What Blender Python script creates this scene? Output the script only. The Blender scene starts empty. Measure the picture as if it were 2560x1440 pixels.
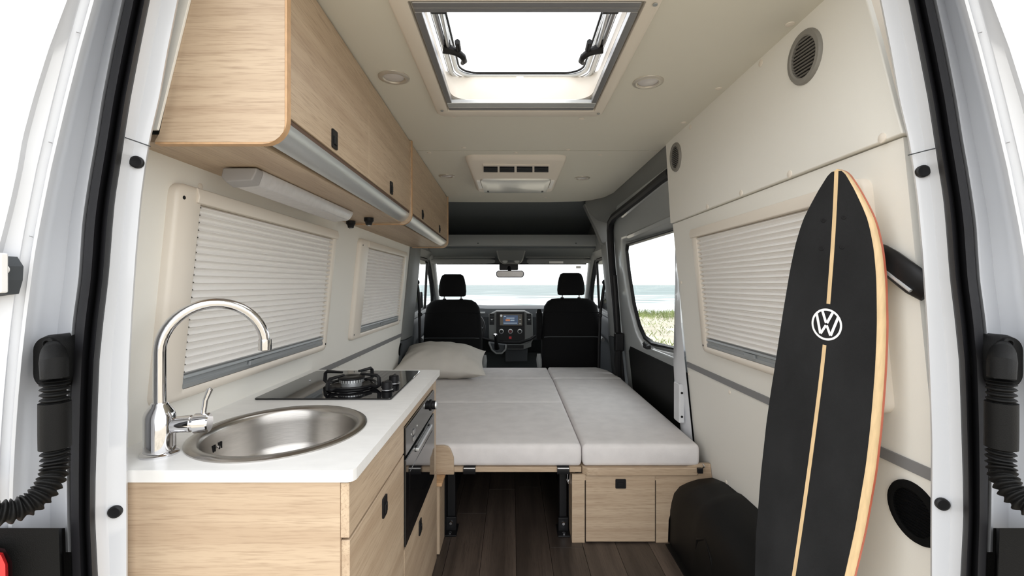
import bpy, bmesh, math, random
from mathutils import Vector, Matrix
random.seed(7)
PI = math.pi
H = 1.187            # eye height above the van floor; shapes below are written relative to eye level
F = 1150.0           # focal length in pixels of the 2560 wide frame
scene = bpy.context.scene
C = scene.collection

# ------------------------------------------------------------------ camera, sky, exposure
cam = bpy.data.cameras.new('camera')
cam.sensor_width = 36.0
cam.lens = 36.0 * F / 2560
cam.shift_y = -8 / 2560
cam.clip_start = 0.02
cam.clip_end = 9000
co = bpy.data.objects.new('camera', cam)
C.objects.link(co)
co.location = (0, 0, H)
co.rotation_euler = (PI / 2, 0, 0)
scene.camera = co

SKY = 3.2
w = bpy.data.worlds.new('overcast_sky')
scene.world = w
w.use_nodes = True
nt = w.node_tree
nt.nodes.clear()
out = nt.nodes.new('ShaderNodeOutputWorld')
bg = nt.nodes.new('ShaderNodeBackground')
tc = nt.nodes.new('ShaderNodeTexCoord')
mp = nt.nodes.new('ShaderNodeMapping')
mp.inputs['Scale'].default_value = (2.0, 2.0, 9.0)
nz = nt.nodes.new('ShaderNodeTexNoise')
nz.inputs['Scale'].default_value = 2.2
nz.inputs['Detail'].default_value = 5
cr = nt.nodes.new('ShaderNodeValToRGB')
cr.color_ramp.elements[0].position = 0.35
cr.color_ramp.elements[0].color = (0.80, 0.83, 0.86, 1)
cr.color_ramp.elements[1].position = 0.65
cr.color_ramp.elements[1].color = (1.0, 1.0, 1.0, 1)
nt.links.new(tc.outputs['Generated'], mp.inputs['Vector'])
nt.links.new(mp.outputs['Vector'], nz.inputs['Vector'])
nt.links.new(nz.outputs['Fac'], cr.inputs['Fac'])
nt.links.new(cr.outputs['Color'], bg.inputs['Color'])
bg.inputs['Strength'].default_value = SKY
nt.links.new(bg.outputs['Background'], out.inputs['Surface'])
vs = scene.view_settings
vs.view_transform = 'Standard'
vs.look = 'None'
vs.exposure = 0.0
vs.gamma = 1.0
vs.use_curve_mapping = False
scene.cycles.max_bounces = 16
scene.cycles.diffuse_bounces = 8
scene.cycles.transparent_max_bounces = 16

# ------------------------------------------------------------------ materials
MATS = {}
def new_mat(name):
    m = bpy.data.materials.new(name)
    m.use_nodes = True
    n = m.node_tree
    b = n.nodes.get('Principled BSDF')
    MATS[name] = m
    return m, n, b

def plain(name, col, rough=0.5, metal=0.0, spec=0.5, noise=0.0, nscale=60, bump=0.0, bscale=300, coat=0.0, stretch=(1, 1, 1)):
    m, n, b = new_mat(name)
    b.inputs['Base Color'].default_value = (*col, 1)
    b.inputs['Roughness'].default_value = rough
    b.inputs['Metallic'].default_value = metal
    b.inputs['Specular IOR Level'].default_value = spec
    b.inputs['Coat Weight'].default_value = coat
    if noise or bump:
        t = n.nodes.new('ShaderNodeTexCoord')
        mp = n.nodes.new('ShaderNodeMapping')
        mp.inputs['Scale'].default_value = stretch
        n.links.new(t.outputs['Object'], mp.inputs['Vector'])
    if noise:
        nz = n.nodes.new('ShaderNodeTexNoise')
        nz.inputs['Scale'].default_value = nscale
        nz.inputs['Detail'].default_value = 5
        n.links.new(mp.outputs['Vector'], nz.inputs['Vector'])
        r = n.nodes.new('ShaderNodeValToRGB')
        r.color_ramp.elements[0].position = 0.3
        r.color_ramp.elements[1].position = 0.7
        r.color_ramp.elements[0].color = (*[max(0, c * (1 - noise)) for c in col], 1)
        r.color_ramp.elements[1].color = (*[min(1, c * (1 + noise)) for c in col], 1)
        n.links.new(nz.outputs['Fac'], r.inputs['Fac'])
        n.links.new(r.outputs['Color'], b.inputs['Base Color'])
    if bump:
        nb = n.nodes.new('ShaderNodeTexNoise')
        nb.inputs['Scale'].default_value = bscale
        nb.inputs['Detail'].default_value = 3
        n.links.new(mp.outputs['Vector'], nb.inputs['Vector'])
        bp = n.nodes.new('ShaderNodeBump')
        bp.inputs['Strength'].default_value = bump
        bp.inputs['Distance'].default_value = 0.002
        n.links.new(nb.outputs['Fac'], bp.inputs['Height'])
        n.links.new(bp.outputs['Normal'], b.inputs['Normal'])
    return m

def wood(name, axis, light, dark, pore, rough=0.45, across=24, rnd=False):
    m, n, b = new_mat(name)
    t = n.nodes.new('ShaderNodeTexCoord')
    src = t.outputs['Object']
    if rnd:
        oi = n.nodes.new('ShaderNodeObjectInfo')
        ad = n.nodes.new('ShaderNodeVectorMath')
        ad.operation = 'ADD'
        sc = n.nodes.new('ShaderNodeVectorMath')
        sc.operation = 'SCALE'
        cmb = n.nodes.new('ShaderNodeCombineXYZ')
        for k in 'XYZ':
            n.links.new(oi.outputs['Random'], cmb.inputs[k])
        n.links.new(cmb.outputs[0], sc.inputs[0])
        sc.inputs['Scale'].default_value = 37.0
        n.links.new(src, ad.inputs[0])
        n.links.new(sc.outputs[0], ad.inputs[1])
        src = ad.outputs[0]
    def noise(sc_along, sc_across, detail, dist):
        mp = n.nodes.new('ShaderNodeMapping')
        s = [sc_across] * 3
        s['xyz'.index(axis)] = sc_along
        mp.inputs['Scale'].default_value = s
        n.links.new(src, mp.inputs['Vector'])
        nz = n.nodes.new('ShaderNodeTexNoise')
        nz.inputs['Scale'].default_value = 1.0
        nz.inputs['Detail'].default_value = detail
        nz.inputs['Distortion'].default_value = dist
        n.links.new(mp.outputs['Vector'], nz.inputs['Vector'])
        return nz.outputs['Fac']
    a = noise(0.8, across, 8, 0.4)
    f0 = noise(7, 190, 8, 0.2)
    f1 = noise(22, 480, 4, 0.1)
    mm = n.nodes.new('ShaderNodeMath')
    mm.operation = 'ADD'
    n.links.new(f0, mm.inputs[0])
    n.links.new(f1, mm.inputs[1])
    mh = n.nodes.new('ShaderNodeMath')
    mh.operation = 'MULTIPLY'
    mh.inputs[1].default_value = 0.5
    n.links.new(mm.outputs[0], mh.inputs[0])
    f = mh.outputs[0]
    r = n.nodes.new('ShaderNodeValToRGB')
    e = r.color_ramp.elements
    e[0].position = 0.36; e[0].color = (*dark, 1)
    e[1].position = 0.60; e[1].color = (*light, 1)
    n.links.new(a, r.inputs['Fac'])
    r2 = n.nodes.new('ShaderNodeValToRGB')
    r2.color_ramp.elements[0].position = 0.33
    r2.color_ramp.elements[0].color = (0.72, 0.72, 0.72, 1)
    r2.color_ramp.elements[1].position = 0.52
    r2.color_ramp.elements[1].color = (0, 0, 0, 1)
    n.links.new(f, r2.inputs['Fac'])
    mx = n.nodes.new('ShaderNodeMix')
    mx.data_type = 'RGBA'
    n.links.new(r2.outputs['Color'], mx.inputs['Factor'])
    n.links.new(r.outputs['Color'], mx.inputs['A'])
    mx.inputs['B'].default_value = (*pore, 1)
    colour = mx.outputs['Result']
    if rnd:
        hv = n.nodes.new('ShaderNodeHueSaturation')
        mr = n.nodes.new('ShaderNodeMapRange')
        mr.inputs['To Min'].default_value = 0.72
        mr.inputs['To Max'].default_value = 1.3
        n.links.new(oi.outputs['Random'], mr.inputs['Value'])
        n.links.new(mr.outputs['Result'], hv.inputs['Value'])
        n.links.new(colour, hv.inputs['Color'])
        colour = hv.outputs['Color']
    n.links.new(colour, b.inputs['Base Color'])
    b.inputs['Roughness'].default_value = rough
    bp = n.nodes.new('ShaderNodeBump')
    bp.inputs['Strength'].default_value = 0.15
    bp.inputs['Distance'].default_value = 0.001
    n.links.new(f, bp.inputs['Height'])
    n.links.new(bp.outputs['Normal'], b.inputs['Normal'])
    return m

def glass(name, tint, refl=0.07):
    m, n, b = new_mat(name)
    n.nodes.remove(b)
    o = n.nodes.get('Material Output')
    tr = n.nodes.new('ShaderNodeBsdfTransparent')
    tr.inputs['Color'].default_value = (*tint, 1)
    gl = n.nodes.new('ShaderNodeBsdfGlossy')
    gl.inputs['Roughness'].default_value = 0.02
    mx = n.nodes.new('ShaderNodeMixShader')
    mx.inputs['Fac'].default_value = refl
    n.links.new(tr.outputs[0], mx.inputs[1])
    n.links.new(gl.outputs[0], mx.inputs[2])
    n.links.new(mx.outputs[0], o.inputs['Surface'])
    return m

OAK_L, OAK_D, OAK_P = (0.505, 0.39, 0.275), (0.42, 0.31, 0.212), (0.29, 0.20, 0.13)
oak_x = wood('oak_across', 'x', OAK_L, OAK_D, OAK_P)
oak_y = wood('oak_lengthwise', 'y', OAK_L, OAK_D, OAK_P)
oak_z = wood('oak_upright', 'z', OAK_L, OAK_D, OAK_P)
oak_edge = plain('oak_edge_band', (0.52, 0.32, 0.17), 0.5, noise=0.15, nscale=40)
plank_m = wood('dark_vinyl_plank', 'y', (0.088, 0.066, 0.053), (0.042, 0.031, 0.025), (0.024, 0.018, 0.015), 0.45, across=16, rnd=True)
cream = plain('cream_wall_lining', (0.79, 0.775, 0.725), 0.62, bump=0.12, bscale=700)
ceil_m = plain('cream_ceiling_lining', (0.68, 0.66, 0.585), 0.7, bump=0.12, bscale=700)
frame_m = plain('cream_plastic', (0.74, 0.68, 0.60), 0.4)
white_pl = plain('white_plastic', (0.80, 0.79, 0.77), 0.4)
blind_m = plain('pleated_fabric', (0.84, 0.825, 0.805), 0.9)
rail_m = plain('grey_blind_rail', (0.33, 0.35, 0.36), 0.4, 0.3)
strip_m = plain('grey_strip', (0.20, 0.20, 0.205), 0.5)
steel_paint = plain('white_car_paint', (0.62, 0.635, 0.665), 0.28, coat=0.4)
grey_paint = plain('grey_metal_paint', (0.46, 0.48, 0.49), 0.3, coat=0.4)
door_paint = plain('door_paint', (0.40, 0.42, 0.425), 0.28, coat=0.5)
rubber = plain('black_rubber', (0.008, 0.008, 0.010), 0.55, spec=0.35)
blk = plain('black_plastic', (0.006, 0.006, 0.007), 0.45, spec=0.28)
blk_soft = plain('black_matt_plastic', (0.0055, 0.0055, 0.0055), 0.5, spec=0.14, bump=0.3, bscale=900)
blk_matt = plain('black_mesh_plastic', (0.005, 0.005, 0.005), 0.95, spec=0.08)
seat_m = plain('black_seat_fabric', (0.007, 0.007, 0.0075), 0.9, spec=0.15, bump=0.4, bscale=900)
trim_g = plain('grey_cab_trim', (0.165, 0.17, 0.167), 0.6, bump=0.1, bscale=600)
trim_d = plain('dark_cab_trim', (0.05, 0.056, 0.062), 0.65)
trim_l = plain('light_cab_trim', (0.25, 0.26, 0.26), 0.55)
headl = plain('dark_headliner', (0.10, 0.112, 0.118), 0.85)
chrome = plain('chrome', (0.72, 0.72, 0.74), 0.06, 1.0)
steel = plain('brushed_steel', (0.44, 0.42, 0.395), 0.26, 1.0, noise=0.06, nscale=40, stretch=(1, 1, 14))
alu = plain('satin_aluminium', (0.66, 0.68, 0.69), 0.36, 0.75)
alu_d = plain('grey_aluminium', (0.34, 0.34, 0.35), 0.35, 0.8)
bglass = plain('black_glass', (0.006, 0.006, 0.007), 0.04, spec=0.6)
top_m = plain('white_laminate', (0.74, 0.735, 0.72), 0.35, noise=0.035, nscale=18, stretch=(1, 2.5, 1))
fabric = plain('grey_cushion_fabric', (0.70, 0.675, 0.67), 0.95, spec=0.15, noise=0.05, nscale=14, bump=0.25, bscale=600)
pillow_m = plain('beige_pillow_cotton', (0.58, 0.55, 0.505), 0.95, spec=0.15, noise=0.04, nscale=9, bump=0.2, bscale=500)
grip = plain('black_grip_tape', (0.014, 0.0145, 0.0155), 0.85, spec=0.25, noise=0.35, nscale=7, bump=0.5, bscale=900, stretch=(1, 0.5, 1))
maple = plain('pale_maple', (0.66, 0.48, 0.27), 0.4, noise=0.10, nscale=40, stretch=(4, 0.6, 4))
redply = plain('red_ply', (0.56, 0.15, 0.09), 0.45, noise=0.12, nscale=30, stretch=(6, 0.5, 6))
whitep = plain('white_print', (0.85, 0.85, 0.85), 0.6)
lens_m = plain('frosted_lens', (0.60, 0.58, 0.58), 0.25)
spot_ring = plain('spot_ring', (0.56, 0.52, 0.46), 0.3, 0.4)
lamp_body = plain('grey_lamp_body', (0.32, 0.31, 0.31), 0.5)
vent_g = plain('grey_vent_plastic', (0.22, 0.21, 0.19), 0.5)
red_m = plain('red_lens', (0.55, 0.01, 0.015), 0.15, coat=0.5)
label_m = plain('pale_label', (0.72, 0.70, 0.68), 0.6)
acl = plain('silver_lens', (0.62, 0.63, 0.61), 0.22, 0.35)
clear = glass('window_glass', (0.93, 0.97, 0.97), 0.06)
wind = glass('windscreen_glass', (0.97, 0.98, 0.98), 0.04)
dome_m = glass('rooflight_acrylic', (0.98, 0.98, 0.98), 0.04)
mirror_m = plain('mirror', (0.85, 0.83, 0.80), 0.02, 1.0)
sand_m = plain('sand', (0.42, 0.37, 0.29), 0.95, noise=0.25, nscale=0.9)
grass_m = plain('dune_grass', (0.20, 0.24, 0.085), 0.8, noise=0.5, nscale=0.6)
leaf_m = plain('dark_leaf', (0.035, 0.055, 0.045), 0.8)

def emis(name, col, s):
    m, n, b = new_mat(name)
    b.inputs['Base Color'].default_value = (*[c * .2 for c in col], 1)
    b.inputs['Emission Color'].default_value = (*col, 1)
    b.inputs['Emission Strength'].default_value = s
    b.inputs['Roughness'].default_value = 0.2
    return m
screen_b = emis('screen_blue', (0.02, 0.07, 0.17), 0.45)
screen_o = emis('screen_orange', (0.75, 0.26, 0.10), 0.45)
screen_w = emis('screen_white', (0.5, 0.62, 0.75), 0.4)

def sea_material():
    m, n, b = new_mat('sea_water')
    g = n.nodes.new('ShaderNodeNewGeometry')
    sx = n.nodes.new('ShaderNodeSeparateXYZ')
    n.links.new(g.outputs['Position'], sx.inputs[0])
    mp = n.nodes.new('ShaderNodeMapping')
    mp.inputs['Scale'].default_value = (0.085, 0.26, 1)
    n.links.new(g.outputs['Position'], mp.inputs['Vector'])
    nz = n.nodes.new('ShaderNodeTexNoise')
    nz.inputs['Scale'].default_value = 1.0
    nz.inputs['Detail'].default_value = 6
    nz.inputs['Distortion'].default_value = 0.6
    n.links.new(mp.outputs['Vector'], nz.inputs['Vector'])
    near = n.nodes.new('ShaderNodeMapRange')          # breaking water close to the shore
    near.inputs['From Min'].default_value = 95
    near.inputs['From Max'].default_value = 38
    near.inputs['To Min'].default_value = 0.0
    near.inputs['To Max'].default_value = 0.34
    n.links.new(sx.outputs['Y'], near.inputs['Value'])
    ad = n.nodes.new('ShaderNodeMath')
    ad.operation = 'ADD'
    n.links.new(nz.outputs['Fac'], ad.inputs[0])
    n.links.new(near.outputs['Result'], ad.inputs[1])
    foam = n.nodes.new('ShaderNodeValToRGB')
    foam.color_ramp.elements[0].position = 0.61
    foam.color_ramp.elements[0].color = (0, 0, 0, 1)
    foam.color_ramp.elements[1].position = 0.84
    foam.color_ramp.elements[1].color = (1, 1, 1, 1)
    n.links.new(ad.outputs[0], foam.inputs['Fac'])
    wat = n.nodes.new('ShaderNodeValToRGB')
    wat.color_ramp.elements[0].position = 0.35
    wat.color_ramp.elements[0].color = (0.165, 0.20, 0.20, 1)
    wat.color_ramp.elements[1].position = 0.62
    wat.color_ramp.elements[1].color = (0.235, 0.275, 0.27, 1)
    n.links.new(nz.outputs['Fac'], wat.inputs['Fac'])
    mx = n.nodes.new('ShaderNodeMix')
    mx.data_type = 'RGBA'
    n.links.new(foam.outputs['Color'], mx.inputs['Factor'])
    n.links.new(wat.outputs['Color'], mx.inputs['A'])
    mx.inputs['B'].default_value = (0.75, 0.78, 0.78, 1)
    n.links.new(mx.outputs['Result'], b.inputs['Base Color'])
    b.inputs['Roughness'].default_value = 0.75
    b.inputs['Specular IOR Level'].default_value = 0.1
    return m
sea_m = sea_material()

# ------------------------------------------------------------------ mesh helpers
ORIG = {}                       # object name -> world origin, so that child meshes can be written in scene coordinates

def tag(o, label=None, cat=None, group=None, kind=None):
    if label: o['label'] = label
    if cat: o['category'] = cat
    if group: o['group'] = group
    if kind: o['kind'] = kind
    return o

def thing(name, label, cat, loc=(0, 0, 0), group=None, local=False):
    o = bpy.data.objects.new(name, None)
    o.empty_display_size = 0.05
    C.objects.link(o)
    o.location = Vector(loc) + Vector((0, 0, 0 if local else H))
    ORIG[o.name] = Vector(o.location)
    return tag(o, label, cat, group)

def struct(name):
    o = bpy.data.objects.new(name, None)
    o.empty_display_size = 0.05
    C.objects.link(o)
    ORIG[o.name] = Vector((0, 0, 0))
    o['kind'] = 'structure'
    return o

class MB:
    def __init__(self):
        self.v = []; self.f = []
    def add(self, vs, fs):
        n = len(self.v)
        self.v += [tuple(p) for p in vs]
        self.f += [tuple(i + n for i in q) for q in fs]
        return self
    def box(self, x0, x1, y0, y1, z0, z1):
        p = [(x, y, z) for z in (z0, z1) for y in (y0, y1) for x in (x0, x1)]
        return self.add(p, [(0, 2, 3, 1), (4, 5, 7, 6), (0, 1, 5, 4), (2, 6, 7, 3), (0, 4, 6, 2), (1, 3, 7, 5)])
    def prism(self, poly, axis, a0, a1):
        def pt(p, a):
            return {'x': (a, p[0], p[1]), 'y': (p[0], a, p[1]), 'z': (p[0], p[1], a)}[axis]
        n = len(poly)
        vs = [pt(p, a0) for p in poly] + [pt(p, a1) for p in poly]
        fs = [tuple(range(n)), tuple(range(2 * n - 1, n - 1, -1))]
        fs += [(i, (i + 1) % n, n + (i + 1) % n, n + i) for i in range(n)]
        return self.add(vs, fs)
    def loft(self, rings, closed=True, cap=True, loop=False):
        n = len(rings[0])
        vs = [p for r in rings for p in r]
        fs = []
        m = len(rings)
        for j in range(m if loop else m - 1):
            for i in range(n if closed else n - 1):
                a, b = j * n + i, j * n + (i + 1) % n
                k = ((j + 1) % m) * n
                fs.append((a, b, k + (i + 1) % n, k + i))
        if cap and closed and not loop:
            fs.append(tuple(range(n)))
            fs.append(tuple(range(m * n - 1, (m - 1) * n - 1, -1)))
        return self.add(vs, fs)
    def tube(self, path, r, n=12, cap=True, closed=False, flat=1.0, up=None):
        P = [Vector(p) for p in path]
        rings = []
        nrm = None
        for i, p in enumerate(P):
            if closed:
                t = (P[(i + 1) % len(P)] - P[i - 1]).normalized()
            else:
                t = (P[min(i + 1, len(P) - 1)] - P[max(i - 1, 0)]).normalized()
            if nrm is None:
                ref = Vector(up) if up else (Vector((0, 0, 1)) if abs(t.z) < 0.9 else Vector((1, 0, 0)))
                nrm = (ref - t * ref.dot(t)).normalized()
            else:
                nrm = (nrm - t * nrm.dot(t)).normalized()
            bn = t.cross(nrm)
            rr = r[i] if isinstance(r, (list, tuple)) else r
            rings.append([p + (nrm * math.cos(2 * PI * k / n) + bn * math.sin(2 * PI * k / n) * flat) * rr for k in range(n)])
        return self.loft(rings, True, cap, loop=closed)
    def lathe(self, prof, c, axis=(0, 0, 1), n=24, cap=True):
        a = Vector(axis).normalized()
        ref = Vector((0, 0, 1)) if abs(a.z) < 0.9 else Vector((1, 0, 0))
        u = (ref - a * ref.dot(a)).normalized()
        v = a.cross(u)
        c = Vector(c)
        rings = [[c + a * h + (u * math.cos(2 * PI * k / n) + v * math.sin(2 * PI * k / n)) * max(r, 1e-5) for k in range(n)] for r, h in prof]
        return self.loft(rings, True, cap)
    def quad(self, a, b, c, d):
        return self.add([a, b, c, d], [(0, 1, 2, 3)])
    def build(self, name, mat, parent=None, bevel=0.0, seg=2, smooth=False, local=False, sub=0, angle=35):
        me = bpy.data.meshes.new(name)
        off = Vector((0, 0, 0)) if local else Vector((0, 0, H))
        if parent is not None and not local:
            off = off - ORIG[parent.name]
        me.from_pydata([tuple(Vector(p) + off) for p in self.v], [], self.f)
        bm = bmesh.new()
        bm.from_mesh(me)
        bmesh.ops.remove_doubles(bm, verts=bm.verts, dist=1e-6)
        bmesh.ops.recalc_face_normals(bm, faces=bm.faces)
        bm.to_mesh(me)
        bm.free()
        me.materials.append(mat)
        o = bpy.data.objects.new(name, me)
        C.objects.link(o)
        if parent is not None:
            o.parent = parent
            ORIG[o.name] = ORIG.get(parent.name, Vector((0, 0, 0)))
        else:
            ORIG[o.name] = Vector((0, 0, 0))
        if smooth or bevel:
            me.shade_smooth()
            me.set_sharp_from_angle(angle=math.radians(angle))
        if bevel:
            b = o.modifiers.new('bevel', 'BEVEL')
            b.width = bevel; b.segments = seg
            b.limit_method = 'ANGLE'; b.angle_limit = math.radians(30)
            me.shade_smooth()
            b.harden_normals = True
        if sub:
            s = o.modifiers.new('sub', 'SUBSURF')
            s.levels = sub; s.render_levels = sub
        return o

def bx(name, mat, parent, x0, x1, y0, y1, z0, z1, bevel=0.0, **k):
    return MB().box(x0, x1, y0, y1, z0, z1).build(name, mat, parent, bevel, **k)

def dup(root, loc=None, label=None):
    r = root.copy(); C.objects.link(r)
    if loc is not None: r.location = loc
    if label: r['label'] = label
    for ch in list(root.children):
        c = ch.copy(); C.objects.link(c); c.parent = r
        for g in ch.children:
            d = g.copy(); C.objects.link(d); d.parent = c
    return r

def rrect(u0, u1, v0, v1, r, n=5):
    pts = []
    for cx, cy, a0 in ((u1 - r, v1 - r, 0), (u0 + r, v1 - r, 90), (u0 + r, v0 + r, 180), (u1 - r, v0 + r, 270)):
        for k in range(n + 1):
            a = math.radians(a0 + 90 * k / n)
            pts.append((cx + r * math.cos(a), cy + r * math.sin(a)))
    return pts

def at(px, py, y):
    """scene point (eye coordinates) behind photo pixel px, py at distance y"""
    return ((px - 1280) / F * y, y, (712 - py) / F * y)

# ------------------------------------------------------------------ shell: walls
FLOOR = -1.187
CEIL = 0.70
SEAM = 0.303
def xw(z):
    return 0.834 - 0.1 * z if z <= SEAM else 0.8037 - (z - SEAM) * 0.06
def wp(side, y, z, off=0.0):
    return (side * (xw(z) - off), y, z)

def wall_sheet(side, y0, y1, z0, z1, t0, t1, nz_=2, edge=None):
    """a lining sheet following the lean of the wall, from depth t0 (inner face) back to t1"""
    mb = MB()
    rings = []
    for j in range(nz_ + 1):
        z = z0 + (z1 - z0) * j / nz_
        ya = edge(z) if edge else y0
        rings.append([wp(side, ya, z, t0), wp(side, y1, z, t0), wp(side, y1, z, t1), wp(side, ya, z, t1)])
    return mb.loft(rings)

wl = struct('wall_left')
wall_sheet(-1, 0.945, 3.62, FLOOR, SEAM, 0.0, -0.05).build('lower_lining', cream, wl)
wall_sheet(-1, 0.955, 3.62, SEAM + 0.004, CEIL + 0.03, 0.01, -0.05).build('upper_lining', cream, wl, 0.004)
wall_sheet(-1, 0.945, 3.62, -0.408, -0.382, 0.005, 0.0).build('bumper_strip', strip_m, wl)
MB().prism([(-0.86, 0.318), (-0.7275, 0.318), (-0.634, CEIL - 0.002), (-0.86, CEIL - 0.002)], 'y', 0.943, 0.949).build('panel_return', cream, wl, 0.001)
wr = struct('wall_right')
wall_sheet(1, 0.945, 2.30, FLOOR, SEAM, 0.0, -0.05).build('lower_lining', cream, wr)
def wall_pix(side, px, py, off=0.0):
    """where the sight line of a pixel meets the side lining"""
    u = abs(px - 1280) / F; v = (712 - py) / F
    y = 0.83 / u
    for _ in range(8):
        y = (xw(v * y) - off) / u
    return y, v * y
EDGE = [wall_pix(1, a, b, 0.012)[::-1] for a, b in ((2263, 360), (2262, 352), (2252, 318), (2238, 270), (2218, 190), (2195, 100), (2166, 0), (2120, -140))]
def upper_edge(z):
    if z <= EDGE[0][0]: return EDGE[0][1]
    for (za, ya), (zb, yb) in zip(EDGE, EDGE[1:]):
        if z <= zb:
            return ya + (yb - ya) * (z - za) / (zb - za)
    return EDGE[-1][1]
wall_sheet(1, 0.955, 2.30, SEAM + 0.004, CEIL + 0.03, 0.012, -0.05, 14, edge=upper_edge).build('upper_lining', cream, wr, 0.003)
MB().loft([[wp(1, upper_edge(z) + 0.004, z, 0.006), wp(1, upper_edge(z) - 0.004, z, -0.004), wp(1, upper_edge(z) - 0.010, z, -0.022), wp(1, upper_edge(z) + 0.02, z, -0.03)] for z in [SEAM + 0.008 + 0.03 * k for k in range(14)]]).build('panel_return', frame_m, wr, smooth=True)
wall_sheet(1, 0.945, 2.285, -0.408, -0.382, 0.005, 0.0).build('bumper_strip', strip_m, wr)

def cap(parent, p, axis, r=0.011):
    MB().lathe([(r, 0), (r * 0.95, 0.002), (r * 0.6, 0.0035), (0.0, 0.004)], p, axis, 12).build('screw_cap', frame_m, parent, smooth=True)
for px, py in ((2220, 345), (1985, 435), (1862, 483), (1912, 158), (1776, 517), (1733, 318)):
    y, z = wall_pix(1, px, py)
    cap(wr, wp(1, y, z, 0.012), (-1, 0, 0.0))
for px, py in ((1691, 551), (1703, 706), (1722, 935), (1824, 980), (1712, 1058), (1785, 1210), (1816, 1205)):
    y, z = wall_pix(1, px, py)
    cap(wr, wp(1, y, z, 0.0), (-1, 0, 0), 0.009)
for px, py in ((845, 915), (900, 890), (940, 870), (500, 466)):
    y, z = wall_pix(-1, px, py)
    cap(wl, wp(-1, y, z, 0.0), (1, 0, 0), 0.009)

# ------------------------------------------------------------------ ceiling with the rooflight opening
SX0, SX1, SY0, SY1 = -0.250, 0.322, 1.117, 1.815
ce = struct('ceiling')
mb = MB()
o_ = [(-0.83, 0.95), (0.83, 0.95), (0.83, 2.397), (-0.83, 2.397)]
i_ = [(SX0, SY0), (SX1, SY0), (SX1, SY1), (SX0, SY1)]
vs_ = [(x, y, z) for z in (CEIL, CEIL + 0.03) for x, y in o_] + [(x, y, z) for z in (CEIL, CEIL + 0.03) for x, y in i_]
fs_ = []
for k in range(4):
    n_ = (k + 1) % 4
    fs_ += [(k, n_, 8 + n_, 8 + k), (4 + k, 12 + k, 12 + n_, 4 + n_), (8 + k, 8 + n_, 12 + n_, 12 + k), (k, 4 + k, 4 + n_, n_)]
mb.add(vs_, fs_).build('ceiling_panel', ceil_m, ce)
MB().prism([(-0.83, 2.403), (0.83, 2.403), (0.83, 3.45), (0.80, 3.62), (0.72, 3.76), (0.58, 3.86), (0.30, 3.895), (-0.30, 3.895), (-0.60, 3.88), (-0.83, 3.85)], 'z', CEIL, CEIL + 0.03).build('ceiling_panel', ceil_m, ce)
bx('seam_backing', strip_m, ce, -0.83, 0.83, 2.39, 2.41, CEIL + 0.012, CEIL + 0.035)
def ceil_pix(px, py, z=CEIL):
    y = z * F / (712 - py)
    return ((px - 1280) / F * y, y, z)
for px, py in ((1975, 60), (1797, 221), (1709, 306), (1135, 291), (1454, 297), (1073, 382), (1160, 369), (1290, 382), (1421, 374), (1500, 387), (1200, 491), (1283, 500), (1365, 494)):
    p = ceil_pix(px, py)
    cap(ce, p, (0, 0, -1), 0.012)
# outer roof skin, keeps daylight out above the lining
rf = MB()
oo = [(-1.0, 0.8), (1.0, 0.8), (1.0, 4.95), (-1.0, 4.95)]
ii = [(SX0 - 0.02, SY0 - 0.02), (SX1 + 0.02, SY0 - 0.02), (SX1 + 0.02, SY1 + 0.04), (SX0 - 0.02, SY1 + 0.04)]
vs_ = [(x, y, 0.78) for x, y in oo] + [(x, y, 0.78) for x, y in ii] + [(x, y, 0.80) for x, y in oo] + [(x, y, 0.80) for x, y in ii]
fs_ = []
for k in range(4):
    n_ = (k + 1) % 4
    fs_ += [(k, n_, 4 + n_, 4 + k), (8 + k, 12 + k, 12 + n_, 8 + n_), (4 + k, 4 + n_, 12 + n_, 12 + k), (k, 8 + k, 8 + n_, n_)]
rs = rf.add(vs_, fs_).build('ceiling_roof_skin', steel_paint)
rs['kind'] = 'structure'

# ------------------------------------------------------------------ floor planks
fl = struct('floor')
bx('subfloor', blk, fl, -0.96, 0.96, 0.86, 5.4, FLOOR - 0.03, FLOOR - 0.006)
PWI = 0.152
me_cache = {}
for i in range(-6, 6):
    xa = i * PWI + 0.018
    y = 0.86 - (0.31 * ((i * 7) % 5)) % 0.9
    while y < 4.1:
        ya, yb = max(y, 0.86), min(y + 0.92, 4.1)
        if yb - ya > 0.05:
            MB().box(xa + 0.0007, xa + PWI - 0.0007, ya + 0.0007, yb - 0.0007, FLOOR - 0.006, FLOOR).build('plank', plank_m, fl, 0.0008, seg=1)
        y += 0.92

# ------------------------------------------------------------------ rear door frame: two white pillars with seals
ROWS = [  # photo row, inner edge, seal in, seal out, gutter edge, body edge
    (-150, 500, 420, 360, 285, 235, 200), (-80, 470, 398, 337, 260, 208, 165), (0, 447, 375, 313, 235, 182, 139), (125, 422, 350, 286, 200, 135, 92), (250, 400, 326, 262, 168, 96, 50),
    (347, 377, 311, 247, 145, 70, 20), (420, 365, 300, 234, 128, 58, 0), (495, 355, 288, 222, 113, 42, -25), (560, 349, 282, 213, 100, 26, -50), (640, 342, 276, 208, 86, 5, -90),
    (700, 338, 271, 204, 78, -15, -110), (800, 331, 259, 190, 65, -30, -130), (900, 326, 249, 181, 54, -45, -140), (1000, 322, 245, 177, 45, -55, -150), (1100, 319, 242, 175, 38, -60, -150),
    (1200, 319, 239, 175, 33, -65, -150), (1300, 320, 238, 176, 30, -70, -150), (1440, 320, 245, 180, 28, -70, -150), (1560, 322, 252, 186, 28, -70, -150)]
def mirror_px(px, s):
    return px if s < 0 else 2646 - px
def interp_row(py):
    for a, b in zip(ROWS, ROWS[1:]):
        if a[0] <= py <= b[0]:
            t = (py - a[0]) / (b[0] - a[0])
            return [p + (q - p) * t for p, q in zip(a, b)]
    return list(ROWS[-1])
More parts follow.
